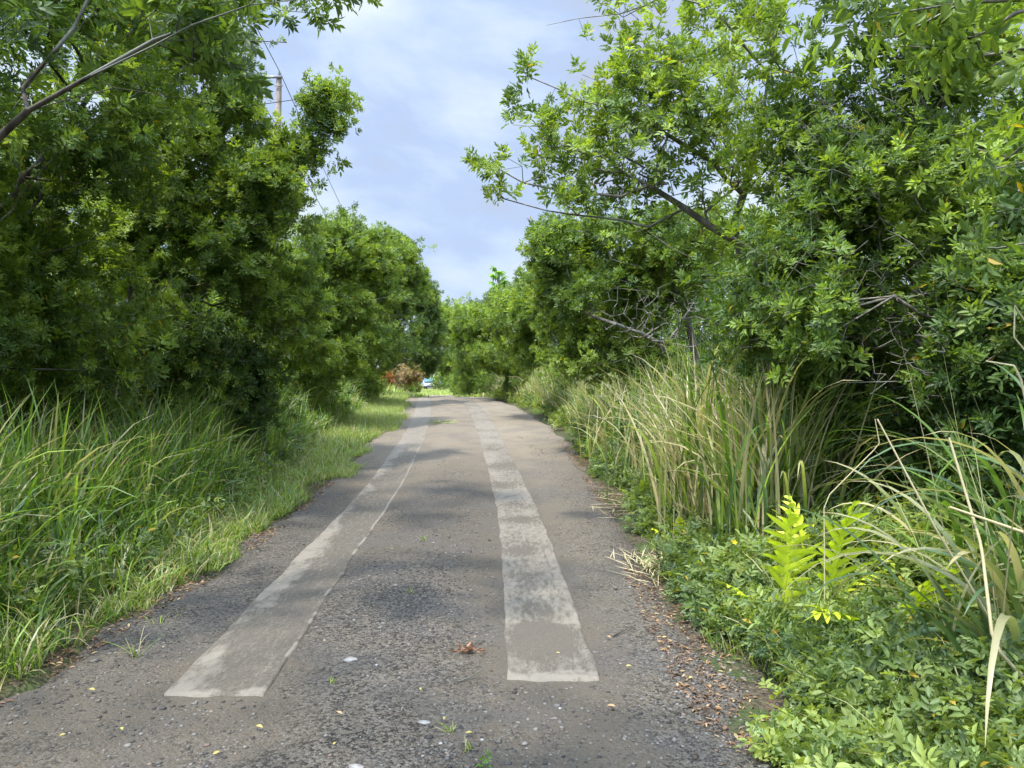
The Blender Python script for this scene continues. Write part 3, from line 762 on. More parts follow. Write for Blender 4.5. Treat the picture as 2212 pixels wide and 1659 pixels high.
tree('berry_tree', 'low rounded tree on the bend under the big palmate leaves', 'tree', (-.1, 31),
     [(None, [(-.3, 31, 3)])],
     [(P3(1060, 700, 30), (1.0, 1.4, .8), 300), (P3(1020, 720, 31), (.9, 1.4, .9), 300), (P3(1070, 770, 29.5), (1.1, 1.4, .5), 240), (P3(1090, 660, 30), (.7, 1.2, .5), 140)],
     25, GR, rmax=.10, lod=1, size=1.4, young=.50, clump=.55, extra=2)
tree('berry_tree', 'farthest crown of this side, edging the sky gap above the van', 'tree', (-1.4, 44),
     [(None, [(-1.8, 44, 3.5)])],
     [(P3(990, 700, 43), (1.3, 1.8, 1.2), 330), (P3(1020, 760, 42), (1.4, 1.8, .9), 300), (P3(965, 720, 45), (.6, 1.2, 1.1), 150), (P3(965, 780, 47), (.45, .8, .6), 90)],
     26, GR, rmax=.12, lod=1, size=1.7, young=.50, clump=.5, extra=2)
for i, (x, y, h, lab) in enumerate([(6.6, 9.8, 6.6, 'tree set back behind the airy boughs'), (7.2, 5.2, 6.6, 'tree set back in deep shade behind the tangled tree'),
                                    (5.6, 17.5, 5.6, 'tree set back behind the bushy one'), (4.2, 27.0, 5.4, 'tree set back behind the sloping light one'), (6.0, 2.4, 6.0, 'tree close beside the broad dry grass')]):
    tree('berry_tree', 'green '+lab, 'tree', (x, y), [(None, [(x, y, h*.5)]), (None, [(x-.6, y, h*.3), (x-.8, y+.4, h*.7)])],
         [((x, y, h*.74), (2.1, 2.2, h*.24), 300), ((x-.6, y-.3, h*.40), (1.9, 2.2, h*.32), 480)],
         50+i, GR, rmax=.1, lod=1, kind='berry_far', size=1.3, young=.35, clump=.3, extra=2, bark=M_BARKD)
# ---- branches hanging in near, upper corner
tree('berry_tree', 'big-leaved twigs dangling into the upper corner from a tree beside the viewer', 'tree', (3.2, 1.2),
     [(None, [(3.3, 1.3, 1.6), (3.0, 1.6, 2.8), P3(2330, -10, 2.7), P3(2080, 5, 2.7), P3(1900, 35, 2.7)]), ((3.3, 1.3, 1.6), [(2.9, 2.2, 2.2), P3(2330, 420, 3.2), P3(2220, 400, 3.2)])],
     [(P3(2040, 45, 2.75), (.36, .2, .10), 16), (P3(2180, 70, 2.7), (.2, .25, .12), 12), (P3(2190, 440, 3.3), (.10, .2, .28), 12), ((3.2, 1.0, 3.7), (1.2, 1.2, .7), 80), (P3(2150, 320, 3.6), (.18, .2, .1), 6)],
     27, GR, rmax=.03001, lod=0, kind='big', size=.72, young=.30, clump=0, extra=1, up=.1)

# ---- shrubs filling below the crowns
GS = 'leafy shrubs under the roadside trees'
SH = [
 # name label base lobes kw
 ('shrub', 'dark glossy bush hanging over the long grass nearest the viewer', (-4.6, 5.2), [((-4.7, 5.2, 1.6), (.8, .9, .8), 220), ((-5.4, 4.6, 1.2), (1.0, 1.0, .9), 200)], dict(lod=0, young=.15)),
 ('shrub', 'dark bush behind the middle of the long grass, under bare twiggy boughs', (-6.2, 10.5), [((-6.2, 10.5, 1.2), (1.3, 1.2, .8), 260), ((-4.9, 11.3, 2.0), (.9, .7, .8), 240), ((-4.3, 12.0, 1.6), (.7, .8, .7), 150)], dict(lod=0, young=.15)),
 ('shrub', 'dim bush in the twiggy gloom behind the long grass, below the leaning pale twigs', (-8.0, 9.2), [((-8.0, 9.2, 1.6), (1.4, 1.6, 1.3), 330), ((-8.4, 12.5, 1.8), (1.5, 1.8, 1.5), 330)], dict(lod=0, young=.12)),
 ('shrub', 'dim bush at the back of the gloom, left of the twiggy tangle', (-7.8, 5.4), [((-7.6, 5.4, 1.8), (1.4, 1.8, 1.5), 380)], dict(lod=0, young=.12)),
 ('shrub', 'dim bush behind the lit one at the rounded tree', (-8.0, 16.0), [((-7.8, 16, 2.2), (1.3, 2.4, 1.9), 380), ((-7.0, 18.5, 2.2), (1.0, 1.2, 1.3), 220), ((-8.6, 22.5, 2.6), (1.3, 2, 1.6), 300)], dict(lod=1, young=.2, size=1.2)),
 ('shrub', 'lit bush where the long grass stands tallest against the rounded tree', (-5.4, 15.5), [((-5.4, 15.5, 1.3), (.9, 1.4, .6), 240), ((-5.9, 14.5, 1.9), (.8, 1.0, .7), 180)], dict(lod=0, young=.42)),
 ('shrub', 'bush filling the foot of the rounded tree', (-5.7, 20), [((-5.5, 20, 1.4), (1.2, 2.0, .9), 330)], dict(lod=1, young=.4, size=1.2)),
 ('shrub', 'bush under the stepped crown, above the sunlit verge', (-5.9, 27), [((-5.8, 27, 1.8), (1.3, 2.6, 1.2), 400)], dict(lod=1, young=.38, size=1.3)),
 ('shrub', 'bush at the foot of the bushy bright tree, behind arching straw grass', (2.8, 12.3), [((2.7, 12.6, 1.3), (1.0, 1.4, .8), 330), ((2.3, 11.5, .9), (.8, 1.0, .5), 180)], dict(lod=0, young=.40)),
 ('shrub', 'bush beneath the airy boughs with large pale young leaves', (2.9, 8.8), [((2.9, 8.7, 1.5), (.9, 1.0, .6), 200), ((3.6, 8.2, 1.9), (.9, 1.0, .8), 200)], dict(lod=0, young=.36, kind='big', size=.72)),
 ('shrub', 'bush in half shade where the dry grass meets the tangled tree', (3.0, 6.6), [((3.3, 6.7, 1.35), (.7, .7, .6), 150), ((2.7, 6.9, 1.75), (.5, .5, .35), 60)], dict(lod=0, young=.26, kind='big', size=.7)),
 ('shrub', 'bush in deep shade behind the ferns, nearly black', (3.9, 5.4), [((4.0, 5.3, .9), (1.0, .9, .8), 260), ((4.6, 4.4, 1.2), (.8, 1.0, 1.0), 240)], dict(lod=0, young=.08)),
 ('shrub', 'bush along the foot of the sloping light tree', (3.0, 18), [((3.2, 18, 1.4), (.9, 2.2, .8), 330)], dict(lod=1, young=.42, size=1.1)),
 ('shrub', 'bush along the road bend under the low rounded tree', (2.0, 26), [((2.2, 25.5, 1.9), (1.0, 2.6, 1.0), 330)], dict(lod=1, young=.42, size=1.3)),
 ('shrub', 'little bush hiding the stem of the low rounded tree', (.3, 29.6), [((.35, 29.6, 2.0), (.8, 1.2, .9), 220)], dict(lod=1, young=.45, size=1.3)),
 ('shrub', 'bush closing the foot of the low rounded tree on the bend', (.6, 33), [((.9, 32.5, 2.2), (1.1, 3, 1.2), 300), ((-1.0, 38, 2.4), (1.0, 3, 1.6), 300)], dict(lod=1, young=.45, size=1.4)),
 ('shrub', 'bush under the farthest crown, edging the grassy end of the road', (-2.2, 45), [((-2.0, 44, 2.0), (1.3, 3, 1.6), 300), ((-3.3, 54, 1.6), (1.1, 3, 1.2), 200)], dict(lod=1, young=.45, size=1.7)),
 ('shrub', 'fresh yellow-green bush on the verge in front of the van', (-7.9, 56), [((-7.8, 56, 1.35), (1.0, 1.6, .7), 200), ((-8.9, 54, 1.5), (1.0, 1.6, .8), 160)], dict(lod=1, young=.7, size=1.8)),
 ('shrub', 'distant green bush beside the far bright grass, just past the van', (-8.8, 118), [((-9.2, 118, 2.4), (2.8, 3, 1.9), 300)], dict(lod=1, young=.5, size=4.0)),
 ('shrub', 'dark leafy bush half covering the van', (-12.1, 98), [((-13.9, 98, 2.2), (1.9, 3, 1.9), 260)], dict(lod=1, young=.2, size=3.0)),
]
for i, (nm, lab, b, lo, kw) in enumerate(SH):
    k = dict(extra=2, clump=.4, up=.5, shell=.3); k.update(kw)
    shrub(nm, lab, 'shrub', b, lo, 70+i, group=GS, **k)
# pinkish dried bush and a red flowering one near the far bend
def tint_crown(root, fn, seed):
    for ch in root.children:
        if ch.name.startswith(('foliage', 'crown')):
            a = ch.data.color_attributes['Col']; n = len(a.data); buf = np.zeros(n*4, np.float32); a.data.foreach_get('color', buf)
            c = buf.reshape(-1, 4); c[:, :3] = fn(c[:, :3], rng(seed)); a.data.foreach_set('color', c.ravel())
def by_leaf(n, r, k): return np.repeat(r.random((n+k-1)//k), k)[:n]
rt_ = shrub('dried_bush', 'bush with pinkish-brown withered tops, left of the van', 'shrub', (-6.6, 49), [((-6.7, 48.5, 2.35), (1.25, 1.6, .75), 240), ((-7.7, 47, 1.6), (1.1, 1.4, .6), 160)], 91, lod=1, size=1.8, extra=2, young=.5, up=.6)
tint_crown(rt_, lambda c, r: np.where((by_leaf(len(c), r, 4) < .72)[:, None], np.array([.42, .29, .22])*(.6+.8*by_leaf(len(c), r, 4))[:, None], c), 3)
rt_ = shrub('flowering_bush', 'small bush with a tuft of scarlet flowers in the shade of the leaning tree', 'shrub', (-6.6, 40), [((-6.7, 40, 1.75), (.5, .6, .35), 70), ((-7.1, 40, 1.4), (.9, .8, .5), 80)], 92, lod=1, size=1.4, extra=2, young=.2)
def _red(c, r):
    q = by_leaf(len(c), r, 4)
    return np.where((q < .4)[:, None], np.array([.62, .05, .05])*np.ones_like(c), c)
tint_crown(rt_, _red, 4)

# ------------------------------------------------------------------ tall palmate-leaved tree beyond the right row
def palmate(root_loc, h, seed):
    r = rng(seed)
    b = np.array([*root_loc, float(gz(*root_loc))])
    root = empty('palmate_tree', b, 'lone slim tree with drooping finger-like light leaves poking above the far crowns', 'tree')
    sk = MB()
    t = np.linspace(0, 1, 10)
    P = np.stack([b[0]+.25*np.sin(t*3), b[1]+0*t, b[2]+h*t], -1)
    sk.tube(P, .10-.05*t, 8)
    V, F, C = [], [], []; n = 0
    for i in range(26):
        q = .70+.30*(i/25); az = i*2.4+r.uniform(-.3, .3); e = math.radians(-5+70*(i/25))
        o = np.array([np.interp(q, t, P[:, 0]), b[1], b[2]+h*q]); d = np.array([math.cos(az)*math.cos(e), math.sin(az)*math.cos(e), math.sin(e)])
        ln = r.uniform(.45, .8)*(1.1-.3*i/25)
        tip = o+d*ln; sk.tube(np.array([o, o+d*ln*.5+[0, 0, .06], tip]), [.02, .015, .01], 4)
        m = 8
        dirs = []
        for k in range(m):
            a = (k/m)*2*math.pi; x = np.array([-math.sin(az), math.cos(az), 0])
            dd = d*math.cos(a)*.9+x*math.sin(a)+np.array([0, 0, -.75]); dirs.append(dd)
        v, f = leaves(np.repeat(tip[None], m, 0), np.array(dirs), np.tile([0, 0, 1.], (m, 1)), r.uniform(.32, .5, m), r.uniform(.13, .18, m), 0)
        V.append(v.reshape(-1, 3)); F.append(f+n); n += len(V[-1])
        C.append(np.repeat((np.array([.17, .32, .06])*r.uniform(.75, 1.2))[None], len(V[-1]), 0))
    sk.mesh('trunk', M_BARKL, root, smooth=True)
    part('crown', np.vstack(V), np.vstack(F), M_LEAF, root, col=np.vstack(C))
palmate((-.82, 45.0), 7.0, 5)

# ------------------------------------------------------------------ grass
def blades(B, az, lean, curl, L, Wd, seg, c0, c1, fold=0.35, r=None, twist=0.5):
    n = len(B); s = np.linspace(0, 1, seg+1)
    th = lean[:, None]+curl[:, None]*s[None]**1.6
    ds = L[:, None]/seg
    hx = np.concatenate([np.zeros((n, 1)), np.cumsum(np.sin((th[:, 1:]+th[:, :-1])/2)*ds, 1)], 1)
    hz = np.concatenate([np.zeros((n, 1)), np.cumsum(np.cos((th[:, 1:]+th[:, :-1])/2)*ds, 1)], 1)
    ca, sa = np.cos(az)[:, None], np.sin(az)[:, None]
    C = np.stack([B[:, 0:1]+hx*ca, B[:, 1:2]+hx*sa, B[:, 2:3]+hz], -1)
    side0 = np.stack([-sa+0*th, ca+0*th, 0*th], -1)
    nor = np.stack([-np.cos(th)*ca, -np.cos(th)*sa, np.sin(th)], -1)
    tw = (r.uniform(-1, 1, n)*twist)[:, None]*(0.3+s[None]*1.2) if r is not None else 0*th
    side = side0*np.cos(tw)[..., None]+nor*np.sin(tw)[..., None]
    nor2 = -side0*np.sin(tw)[..., None]+nor*np.cos(tw)[..., None]
    prof = np.minimum(1, .45+2.2*s)*(1-s**2.2)**.8+0.02
    w = Wd[:, None]*prof[None]*.5
    if fold is None:
        v = np.stack([C-side*w[..., None], C+side*w[..., None]], 2); k = 2
    else:
        v = np.stack([C-side*w[..., None]+nor2*w[..., None]*fold, C, C+side*w[..., None]+nor2*w[..., None]*fold], 2); k = 3
    a = np.arange(seg)[:, None]*k+np.arange(k-1)[None]
    q = np.stack([a, a+1, a+k+1, a+k], -1).reshape(-1, 4)
    f = (np.arange(n)[:, None, None]*(seg+1)*k+q[None]).reshape(-1, 4)
    col = c0[:, None, :]+(c1-c0)[:, None, :]*(s[None, :, None]**1.5)
    col = np.repeat(col[:, :, None, :], k, 2)
    return v.reshape(-1, 3), f, col.reshape(-1, 3)
G1 = np.array([.085, .155, .028]); G2 = np.array([.17, .28, .035]); GB = np.array([.12, .20, .085]); ST = np.array([.56, .48, .27]); STB = np.array([.42, .37, .19])
LIME = np.array([.30, .43, .055])
def gcols(n, r, straw=.1, lime=.2, blue=.2):
    t = r.random((n, 1)); c = G1+(G2-G1)*t
    q = r.random(n)
    m = q < straw; c[m] = ST+(STB-ST)*r.random((m.sum(), 1))
    m = (q >= straw) & (q < straw+lime); c[m] = LIME*r.uniform(.7, 1.1, (m.sum(), 1))
    m = (q >= straw+lime) & (q < straw+lime+blue); c[m] = GB*r.uniform(.7, 1.3, (m.sum(), 1))
    tip = c*r.uniform(.9, 1.25, (n, 1))
    mt = r.random(n) < .18+straw*.5
    tip[mt] = ST*r.uniform(.6, 1, (mt.sum(), 1))
    return c, tip
def grass_stuff(name, label, X, Y, hfun, seed, wd=(.010, .020), seg=6, straw=.08, lime=.15, blue=.25, lean=(.05, .5), curl=(.5, 2.0), fold=.3, cat='grass'):
    r = rng(seed); n = len(X)
    B = np.stack([X, Y, gz(X, Y)-.01], -1)
    L = hfun*r.uniform(.55, 1.25, n)
    c0, c1 = gcols(n, r, straw, lime, blue)
    v, f, c = blades(B, r.uniform(0, 2*math.pi, n), r.uniform(*lean, n), r.uniform(*curl, n), L, r.uniform(*wd, n), seg, c0, c1, fold, r)
    o = link(name, make_mesh(name, v, f, M_GRASS, col=c, smooth=True))
    return tag(o, label, cat, kind='stuff')
def verge_w(Y): return np.interp(Y, [0, 4, 6, 9, 12, 16, 22, 30, 45], [.15, .20, .35, .55, .8, .95, 1.0, .9, .8])
r = rng(201)
# left tall grass, in tussocks
def left_tall(n, y0, y1, seed, tus):
    r = rng(seed)
    ny = int(n/tus)
    Yc = y0+(y1-y0)*r.random(ny)**1.15
    Xc = eL(Yc)-verge_w(Yc)-r.random(ny)**1.1*np.interp(Yc, [0, 10, 40], [2.3, 2.6, 2.4])
    X = np.repeat(Xc, tus)+r.normal(0, .07, ny*tus); Y = np.repeat(Yc, tus)+r.normal(0, .07, ny*tus)
    d = np.clip((eL(Y)-verge_w(Y)-X)/.8, 0, 1)
    H = (0.42+.85*d)*np.repeat(r.uniform(.65, 1.2, ny), tus)
    return X, Y, H
X, Y, H = left_tall(19000, 1.0, 16, 202, 16)
grass_stuff('tall_grass', 'long arching green blades massed along the shaded verge under the trees', X, Y, H, 203, wd=(.017, .036), lime=.24, blue=.20, straw=.05, lean=(.0, .30), curl=(.15, 1.9))
X, Y, H = left_tall(16000, 14, 48, 204, 16)
grass_stuff('tall_grass', 'farther long grass along the same verge, catching sun toward the bend', X, Y, H, 205, wd=(.022, .040), seg=5, fold=None, lime=.28, blue=.15, straw=.07, lean=(0, .35), curl=(.3, 1.9))
# left short verge
n = 190000
Y = 2.2+38*r.random(n)**1.7; X = eL(Y)+.55-r.random(n)**.9*(verge_w(Y)+1.2)
edge = (fbm(X*1.0, Y*.8, 0, 303, 4)-.5)
dens = fbm(X*2.2, Y*2.2, 0, 301, 3)
ok = (dens+np.interp(Y, [3, 5, 8, 14], [-.26, -.16, .02, .24])+.12*r.random(n)+.10*sstep(7, 12, Y) > .46) & (X < eL(Y)+.08+.18*sstep(8, 16, Y)+edge*2.0)
X, Y = X[ok], Y[ok]
grass_stuff('verge_grass', 'short bright grass strip between the gravel and the long grass', X, Y, np.interp(Y, [2, 8, 20, 40], [.10, .14, .22, .3])*(.6+.8*fbm(X, Y, 0, 305, 2)), 206, wd=(.004, .009), seg=3,
            fold=None, straw=.22, lime=.45, blue=.0, lean=(.1, .8), curl=(.3, 1.6))
r = rng(216); ny = 520; Yc = 2.5+16*r.random(ny)**1.2; Xc = eL(Yc)+.15-r.random(ny)*(verge_w(Yc)+.3)
X = np.repeat(Xc, 14)+r.normal(0, .04, ny*14); Y = np.repeat(Yc, 14)+r.normal(0, .04, ny*14)
grass_stuff('verge_grass', 'uneven tufts rising through the short verge grass', X, Y, np.repeat(r.uniform(.15, .42, ny), 14), 217, wd=(.006, .014), seg=4, fold=None, straw=.22, lime=.25, blue=.1, lean=(.1, .8), curl=(.3, 1.8))
# right side far grass mass (beyond the separate clumps) and short verge
def right_tall(n, y0, y1, seed, tus, w=1.7):
    r = rng(seed); ny = int(n/tus)
    Yc = y0+(y1-y0)*r.random(ny)**1.1; Xc = eR(Yc)+.25+r.random(ny)**1.1*w
    X = np.repeat(Xc, tus)+r.normal(0, .07, ny*tus); Y = np.repeat(Yc, tus)+r.normal(0, .07, ny*tus)
    d = np.clip((X-eR(Y)-.2)/.7, 0, 1)
    return X, Y, (.6+.75*d)*np.repeat(r.uniform(.7, 1.2, ny), tus)
X, Y, H = right_tall(27000, 12.5, 50, 211, 16, 1.9)
grass_stuff('tall_grass', 'straw-tinged tall grass lining the far road under the sloping trees', X, Y, H, 212, wd=(.022, .038), seg=5, fold=None, straw=.36, lime=.16, blue=.2, lean=(.02, .35), curl=(.3, 1.6))
X, Y, H = right_tall(2200, 6.0, 14, 213, 10, 2.2)
grass_stuff('undergrowth_grass', 'loose weedy blades between the straw-coloured clumps', X, Y, H*.75, 214, wd=(.007, .014), straw=.2, lime=.3, blue=.1, lean=(.1, .6))
n = 30000
Y = 2+36*r.random(n)**1.6; X = eR(Y)-.1+r.random(n)*.75
ok = (X > eR(Y)+.02-(fbm(X*1.6, Y*1.3, 0, 311, 3)-.5)*.8) & (fbm(X*2, Y*2, 0, 312, 3) > .42)
X, Y = X[ok], Y[ok]
grass_stuff('verge_grass', 'thin short grass along the gravel edge in front of the ferns and tall clumps', X, Y, np.interp(Y, [2, 8, 20, 40], [.12, .16, .26, .34]), 215, wd=(.004, .008), seg=3, fold=None, straw=.18, lime=.38, blue=.02, lean=(.1, .8), curl=(.3, 1.6))
# far grass across the dip, around the van
r = rng(220)
n = 14000
Y = 36+110*r.random(n)**1.2; side = r.random(n) < .5
off = r.random(n)*4.5
X = np.where(side, eL(Y)-off+1.2, eR(Y)+off-1.2)
grass_stuff('far_grass', 'sunlit yellow-green grass around the end of the road near the van', X, Y, np.interp(off, [0, 1.2, 3, 4.5], [.15, .4, 1.3, 1.6]), 221, wd=(.04, .08), seg=3, fold=None, straw=.18, lime=.6, blue=.0)
n = 5000
Y = 60+75*r.random(n); X = eL(Y)+r.random(n)*(eR(Y)-eL(Y))
grass_stuff('track_grass', 'low bright grass grown over the road at its far end', X, Y, .22+0*X, 222, wd=(.05, .09), seg=2, fold=None, straw=.1, lime=.8, blue=0)

# individual tall clumps on the fern side
def clump(X0, Y0, n, h, seed, label, straw=.3, wd=(.014, .032), spread=.16, group=None, lean=(.0, .28), curl=(.1, 1.9), stalks=16, name='tall_grass_clump', blue=.20, lime=.26, towards=None, seg=8):
    r = rng(seed); z0 = float(gz(X0, Y0))
    root = empty(name, (X0, Y0, z0), label, 'grass', group)
    B = np.stack([X0+r.normal(0, spread, n), Y0+r.normal(0, spread, n), np.full(n, z0-.02)], -1)
    az = r.uniform(0, 2*math.pi, n)
    if towards is not None:
        m = r.random(n) < .5; az[m] = towards+r.normal(0, .6, m.sum())
    c0, c1 = gcols(n, r, straw, lime, blue)
    # most blades leave a culm part-way up
    B[:, 2] += r.random(n)**1.3*h*.35
    v, f, c = blades(B, az, r.uniform(*lean, n), r.uniform(*curl, n), h*r.uniform(.5, 1.1, n), r.uniform(*wd, n), seg, c0, c1, .3, r)
    part('blades', v, f, M_GRASS, root, col=c, smooth=True)
    m = stalks; B = np.stack([X0+r.normal(0, spread, m), Y0+r.normal(0, spread, m), np.full(m, z0-.02)], -1)
    cc = (ST+(G2-ST)*r.random((m, 1))*.7)*r.uniform(.75, 1.1, (m, 1))
    az = r.uniform(0, 2*math.pi, m) if towards is None else towards+r.normal(0, 1.0, m)
    v, f, c = blades(B, az, r.uniform(.02, .35, m), r.uniform(0, .7, m), h*r.uniform(.8, 1.25, m), np.full(m, .007), 6, cc, cc, .8, r)
    part('stalks', v, f, M_LITTER, root, col=c, smooth=True)
    return root
GC = 'tall straw-tinged grass clumps behind the ferns'
CL = [ # x y n h straw label
 (2.02, 6.1, 420, 1.45, .34, 'thick clump of tall grass right behind the two bright upright ferns, blades green and straw'),
 (2.55, 6.7, 330, 1.6, .22, 'tall dark-green clump with broad hanging blades beside the shaded bush'),
 (1.85, 7.1, 380, 1.45, .46, 'palest clump, mostly straw-coloured, leaning over the pile of cut straw'),
 (2.45, 7.9, 280, 1.5, .35, 'clump behind the palest one, dry tips against the bush'),
 (1.90, 8.3, 300, 1.35, .42, 'clump with yellow arching tips above the small verge fern'),
 (2.1, 9.4, 280, 1.4, .45, 'clump under the long low boughs, thin dry stalks rising over it'),
 (2.7, 9.9, 220, 1.5, .35, 'clump set back against the large-leaved bush'),
 (1.95, 10.8, 260, 1.25, .42, 'middle-distance clump where the gravel edge turns'),
 (2.5, 11.9, 220, 1.35, .40, 'clump before the bush at the bushy tree\'s foot'),
 (1.85, 12.8, 220, 1.2, .40, 'last separate clump before the far grass mass'),
 (3.1, 7.4, 200, 1.5, .15, 'greenest clump, half hidden in shade under the tangled tree'),
]
for i, (x, y, n, h, s, lab) in enumerate(CL):
    clump(x, y, int(n*.75), h*1.17, 230+i, lab, straw=s, group=GC, spread=.17 if y < 9 else .24)
clump(2.25, 3.35, 44, 1.5, 260, 'nearest coarse clump at the view\'s edge with wide arching blue-green blades', straw=.34, wd=(.026, .044), spread=.15, lean=(.05, .45), curl=(1.2, 2.9), blue=.42, lime=.05, towards=math.radians(165), stalks=12, seg=12, name='coarse_grass_clump')
clump(2.75, 4.1, 60, 1.6, 261, 'coarse clump behind the nearest one, broad blades against the black shade', straw=.25, wd=(.024, .040), spread=.18, lean=(.05, .4), curl=(1.0, 2.6), blue=.4, lime=.05, towards=math.radians(150), stalks=10, seg=12, name='coarse_grass_clump')
# bent dry canes
def cane(pts, label, rad=.006, col=ST, group='bent dry grass canes'):
    pts = np.array(pts, float)
    t = np.linspace(0, len(pts)-1, len(pts)*5); P = np.stack([np.interp(t, range(len(pts)), pts[:, k]) for k in range(3)], -1)
    v, f = tube_arrays(P, np.linspace(rad, rad*.6, len(P)), 5)
    o = link('dry_cane', make_mesh('dry_cane', v, f, M_LITTER, col=np.tile(col, (len(v), 1)), smooth=True))
    tag(o, label, 'dry grass stalk', group)
cane([(2.35, 3.3, .1), W(2020, 1140, 3.3), W(1895, 905, 3.4)], 'long straight dry cane slanting up to a bare tip beside the leafy sprig')
cane([(2.3, 3.0, .1), W(2145, 1390, 2.9), W(2120, 1180, 3.0), W(2050, 945, 3.1)], 'thick pale cane standing almost upright among the wide blades', .008)
cane([(2.45, 3.1, .2), W(2240, 1160, 3.0), W(2050, 1095, 3.0)], 'flat-lying pale cane crossing the wide blades', .009)
cane([(2.5, 3.2, .2), W(2230, 930, 3.1), W(2205, 820, 3.1), W(2190, 790, 3.1), W(2130, 780, 3.2)], 'kinked cane with a folded tip in front of the dark trees')
cane([(2.6, 3.5, .2), W(2240, 790, 3.2), W(2190, 728, 3.2), W(2192, 660, 3.2), W(2240, 735, 3.2)], 'highest cane, bent into an angular hook at the view\'s edge', .004)
cane([(1.75, 4.3, .1), W(1780, 1080, 4.3), W(1900, 960, 4.2), W(1890, 905, 4.2)], 'thin tan cane crossing behind the upright ferns', .004)

# ------------------------------------------------------------------ low leafy ground cover (right), creeping weeds
def cover(name, label, pts, seed, kinds, hmax, size=1.0, young=.4, lodfun=None, warm=0.0):
    r = rng(seed); V, F, C = [], [], []; off = 0
    per = max(1, len(pts)//len(kinds))
    pr = r.permutation(len(pts)); pts = pts[pr]
    sv, sf, sc = [], [], []; so_ = 0
    for ki, kd in enumerate(kinds):
        q = pts[ki*per:(ki+1)*per]
        z0 = gz(q[:, 0], q[:, 1]); pos = np.stack([q[:, 0], q[:, 1], z0+q[:, 2]], -1)
        D = nrm(np.stack([r.normal(0, .55, len(q)), r.normal(0, .55, len(q)), np.full(len(q), .9)], -1))
        col = shoot_cols(pos, r, young+{'tri': .10, 'pinn': .05, 'sparse': -.05, 'berry': 0, 'big': 0}.get(kd, 0), warm, 0)
        col = col*np.array([1.0, .92, 1.3])
        if kd == 'pinn': col = col*np.array([.85, .95, 1.4])
        v, f, c = stamp(pos, D, size*r.uniform(.75, 1.3, len(q)), col, kd, 0, r)
        V.append(v); F.append(f+off); C.append(c); off += len(v)
        # stems
        m = r.random(len(q)) < .5; b = pos[m].copy(); b[:, 2] = z0[m]-.01; b[:, :2] += r.normal(0, .08, (m.sum(), 2))
        d = pos[m]-b; L = np.linalg.norm(d, axis=1)+.02
        c0 = np.tile(np.array([.12, .12, .05]), (m.sum(), 1))
        v, f, c = blades(b, np.arctan2(d[:, 1], d[:, 0]), np.arctan2(np.hypot(d[:, 0], d[:, 1]), d[:, 2]), 0*L, L, np.full(len(L), .004), 2, c0, c0, None, r)
        sv.append(v); sf.append(f+so_); sc.append(c); so_ += len(v)
    V.append(np.vstack(sv)); F4 = np.vstack(sf)+off; C.append(np.vstack(sc))
    o = link(name, make_mesh(name, np.vstack(V), [np.vstack(F), F4], M_LEAF, col=np.vstack(C)))
    return tag(o, label, 'ground cover', kind='stuff')
FERNS = [(1.86, 4.85), (1.62, 4.72), (2.15, 4.35), (1.55, 7.0), (2.55, 2.9)]
r = rng(401)
def rpts(n, y0, y1, w, hfun, p=1.0):
    Y = y0+(y1-y0)*r.random(n)**p
    a = r.random(n)
    X = eR(Y)+.02+a*w+(fbm(Y*1.6, 0*Y, 0, 405, 3)-.5)*.8*(1-a)
    H = hfun(X-eR(Y), Y)*(.35+.65*r.random(n)**.5)
    for fx, fy in FERNS:
        q = np.hypot((X-fx)/.5, (Y-fy+.35)/.75); H = np.where(q < 1, np.minimum(H, .07+.13*q), H)
    return np.stack([X, Y, H], -1)
hf = lambda d, Y: np.clip(.05+d*.42, .04, .50)*np.interp(Y, [2, 5, 8, 14], [1.0, .95, .7, .5])*(.7+.6*fbm(d*2, Y*2, 0, 9, 2))
near = rpts(9000, 1.9, 5.4, 2.2, hf)
cover('ground_cover', 'dense low weeds with small oval and three-part leaves around the ferns and coarse grass', near, 402, ['pinn', 'tri', 'sparse', 'pinn', 'tri'], .5, size=.98, young=.48)
mid_ = rpts(5200, 5.2, 14, 1.3, hf, 1.2)
cover('ground_cover', 'creeping leafy weeds along the gravel edge below the straw-tinged clumps', mid_, 403, ['tri', 'sparse', 'pinn'], .4, size=1.15, young=.45)
far_ = rpts(900, 13, 34, 1.6, lambda d, Y: .1+.3*d, 1.2)
cover('ground_cover', 'bushy weeds along the far bend of the gravel edge', far_, 404, ['berry', 'sparse'], .4, size=1.25, young=.55)
Yl = 1.5+12*r.random(1000)**1.2; Xl = eL(Yl)-verge_w(Yl)*.55-r.random(1000)*1.3
cover('ground_cover', 'scattered broad-leaved weeds at the foot of the long shaded grass', np.stack([Xl, Yl, .05+.22*r.random(1000)], -1), 405, ['tri', 'sparse'], .3, size=1.05, young=.30)
r = rng(431); n = 900
Y = 1.9+4.5*r.random(n); X = eR(Y)+.1+r.random(n)*1.9
grass_stuff('undergrowth_grass', 'thin grass blades and dry stems poking through the leafy weeds', X, Y, .28+.35*r.random(n), 432, wd=(.004, .012), straw=.35, lime=.3, blue=.1, lean=(.1, .8), curl=(.1, 1.6))
# weeds in deep shade on the right behind the coarse grass
Yd = 2.5+6*r.random(1800); Xd = 3.3+r.random(1800)*2.2
cover('ground_cover', 'dim leafy weeds in the black shade behind the coarse grass', np.stack([Xd, Yd, .1+.7*r.random(1800)], -1), 406, ['sparse', 'tri'], .6, size=1.4, young=.15)

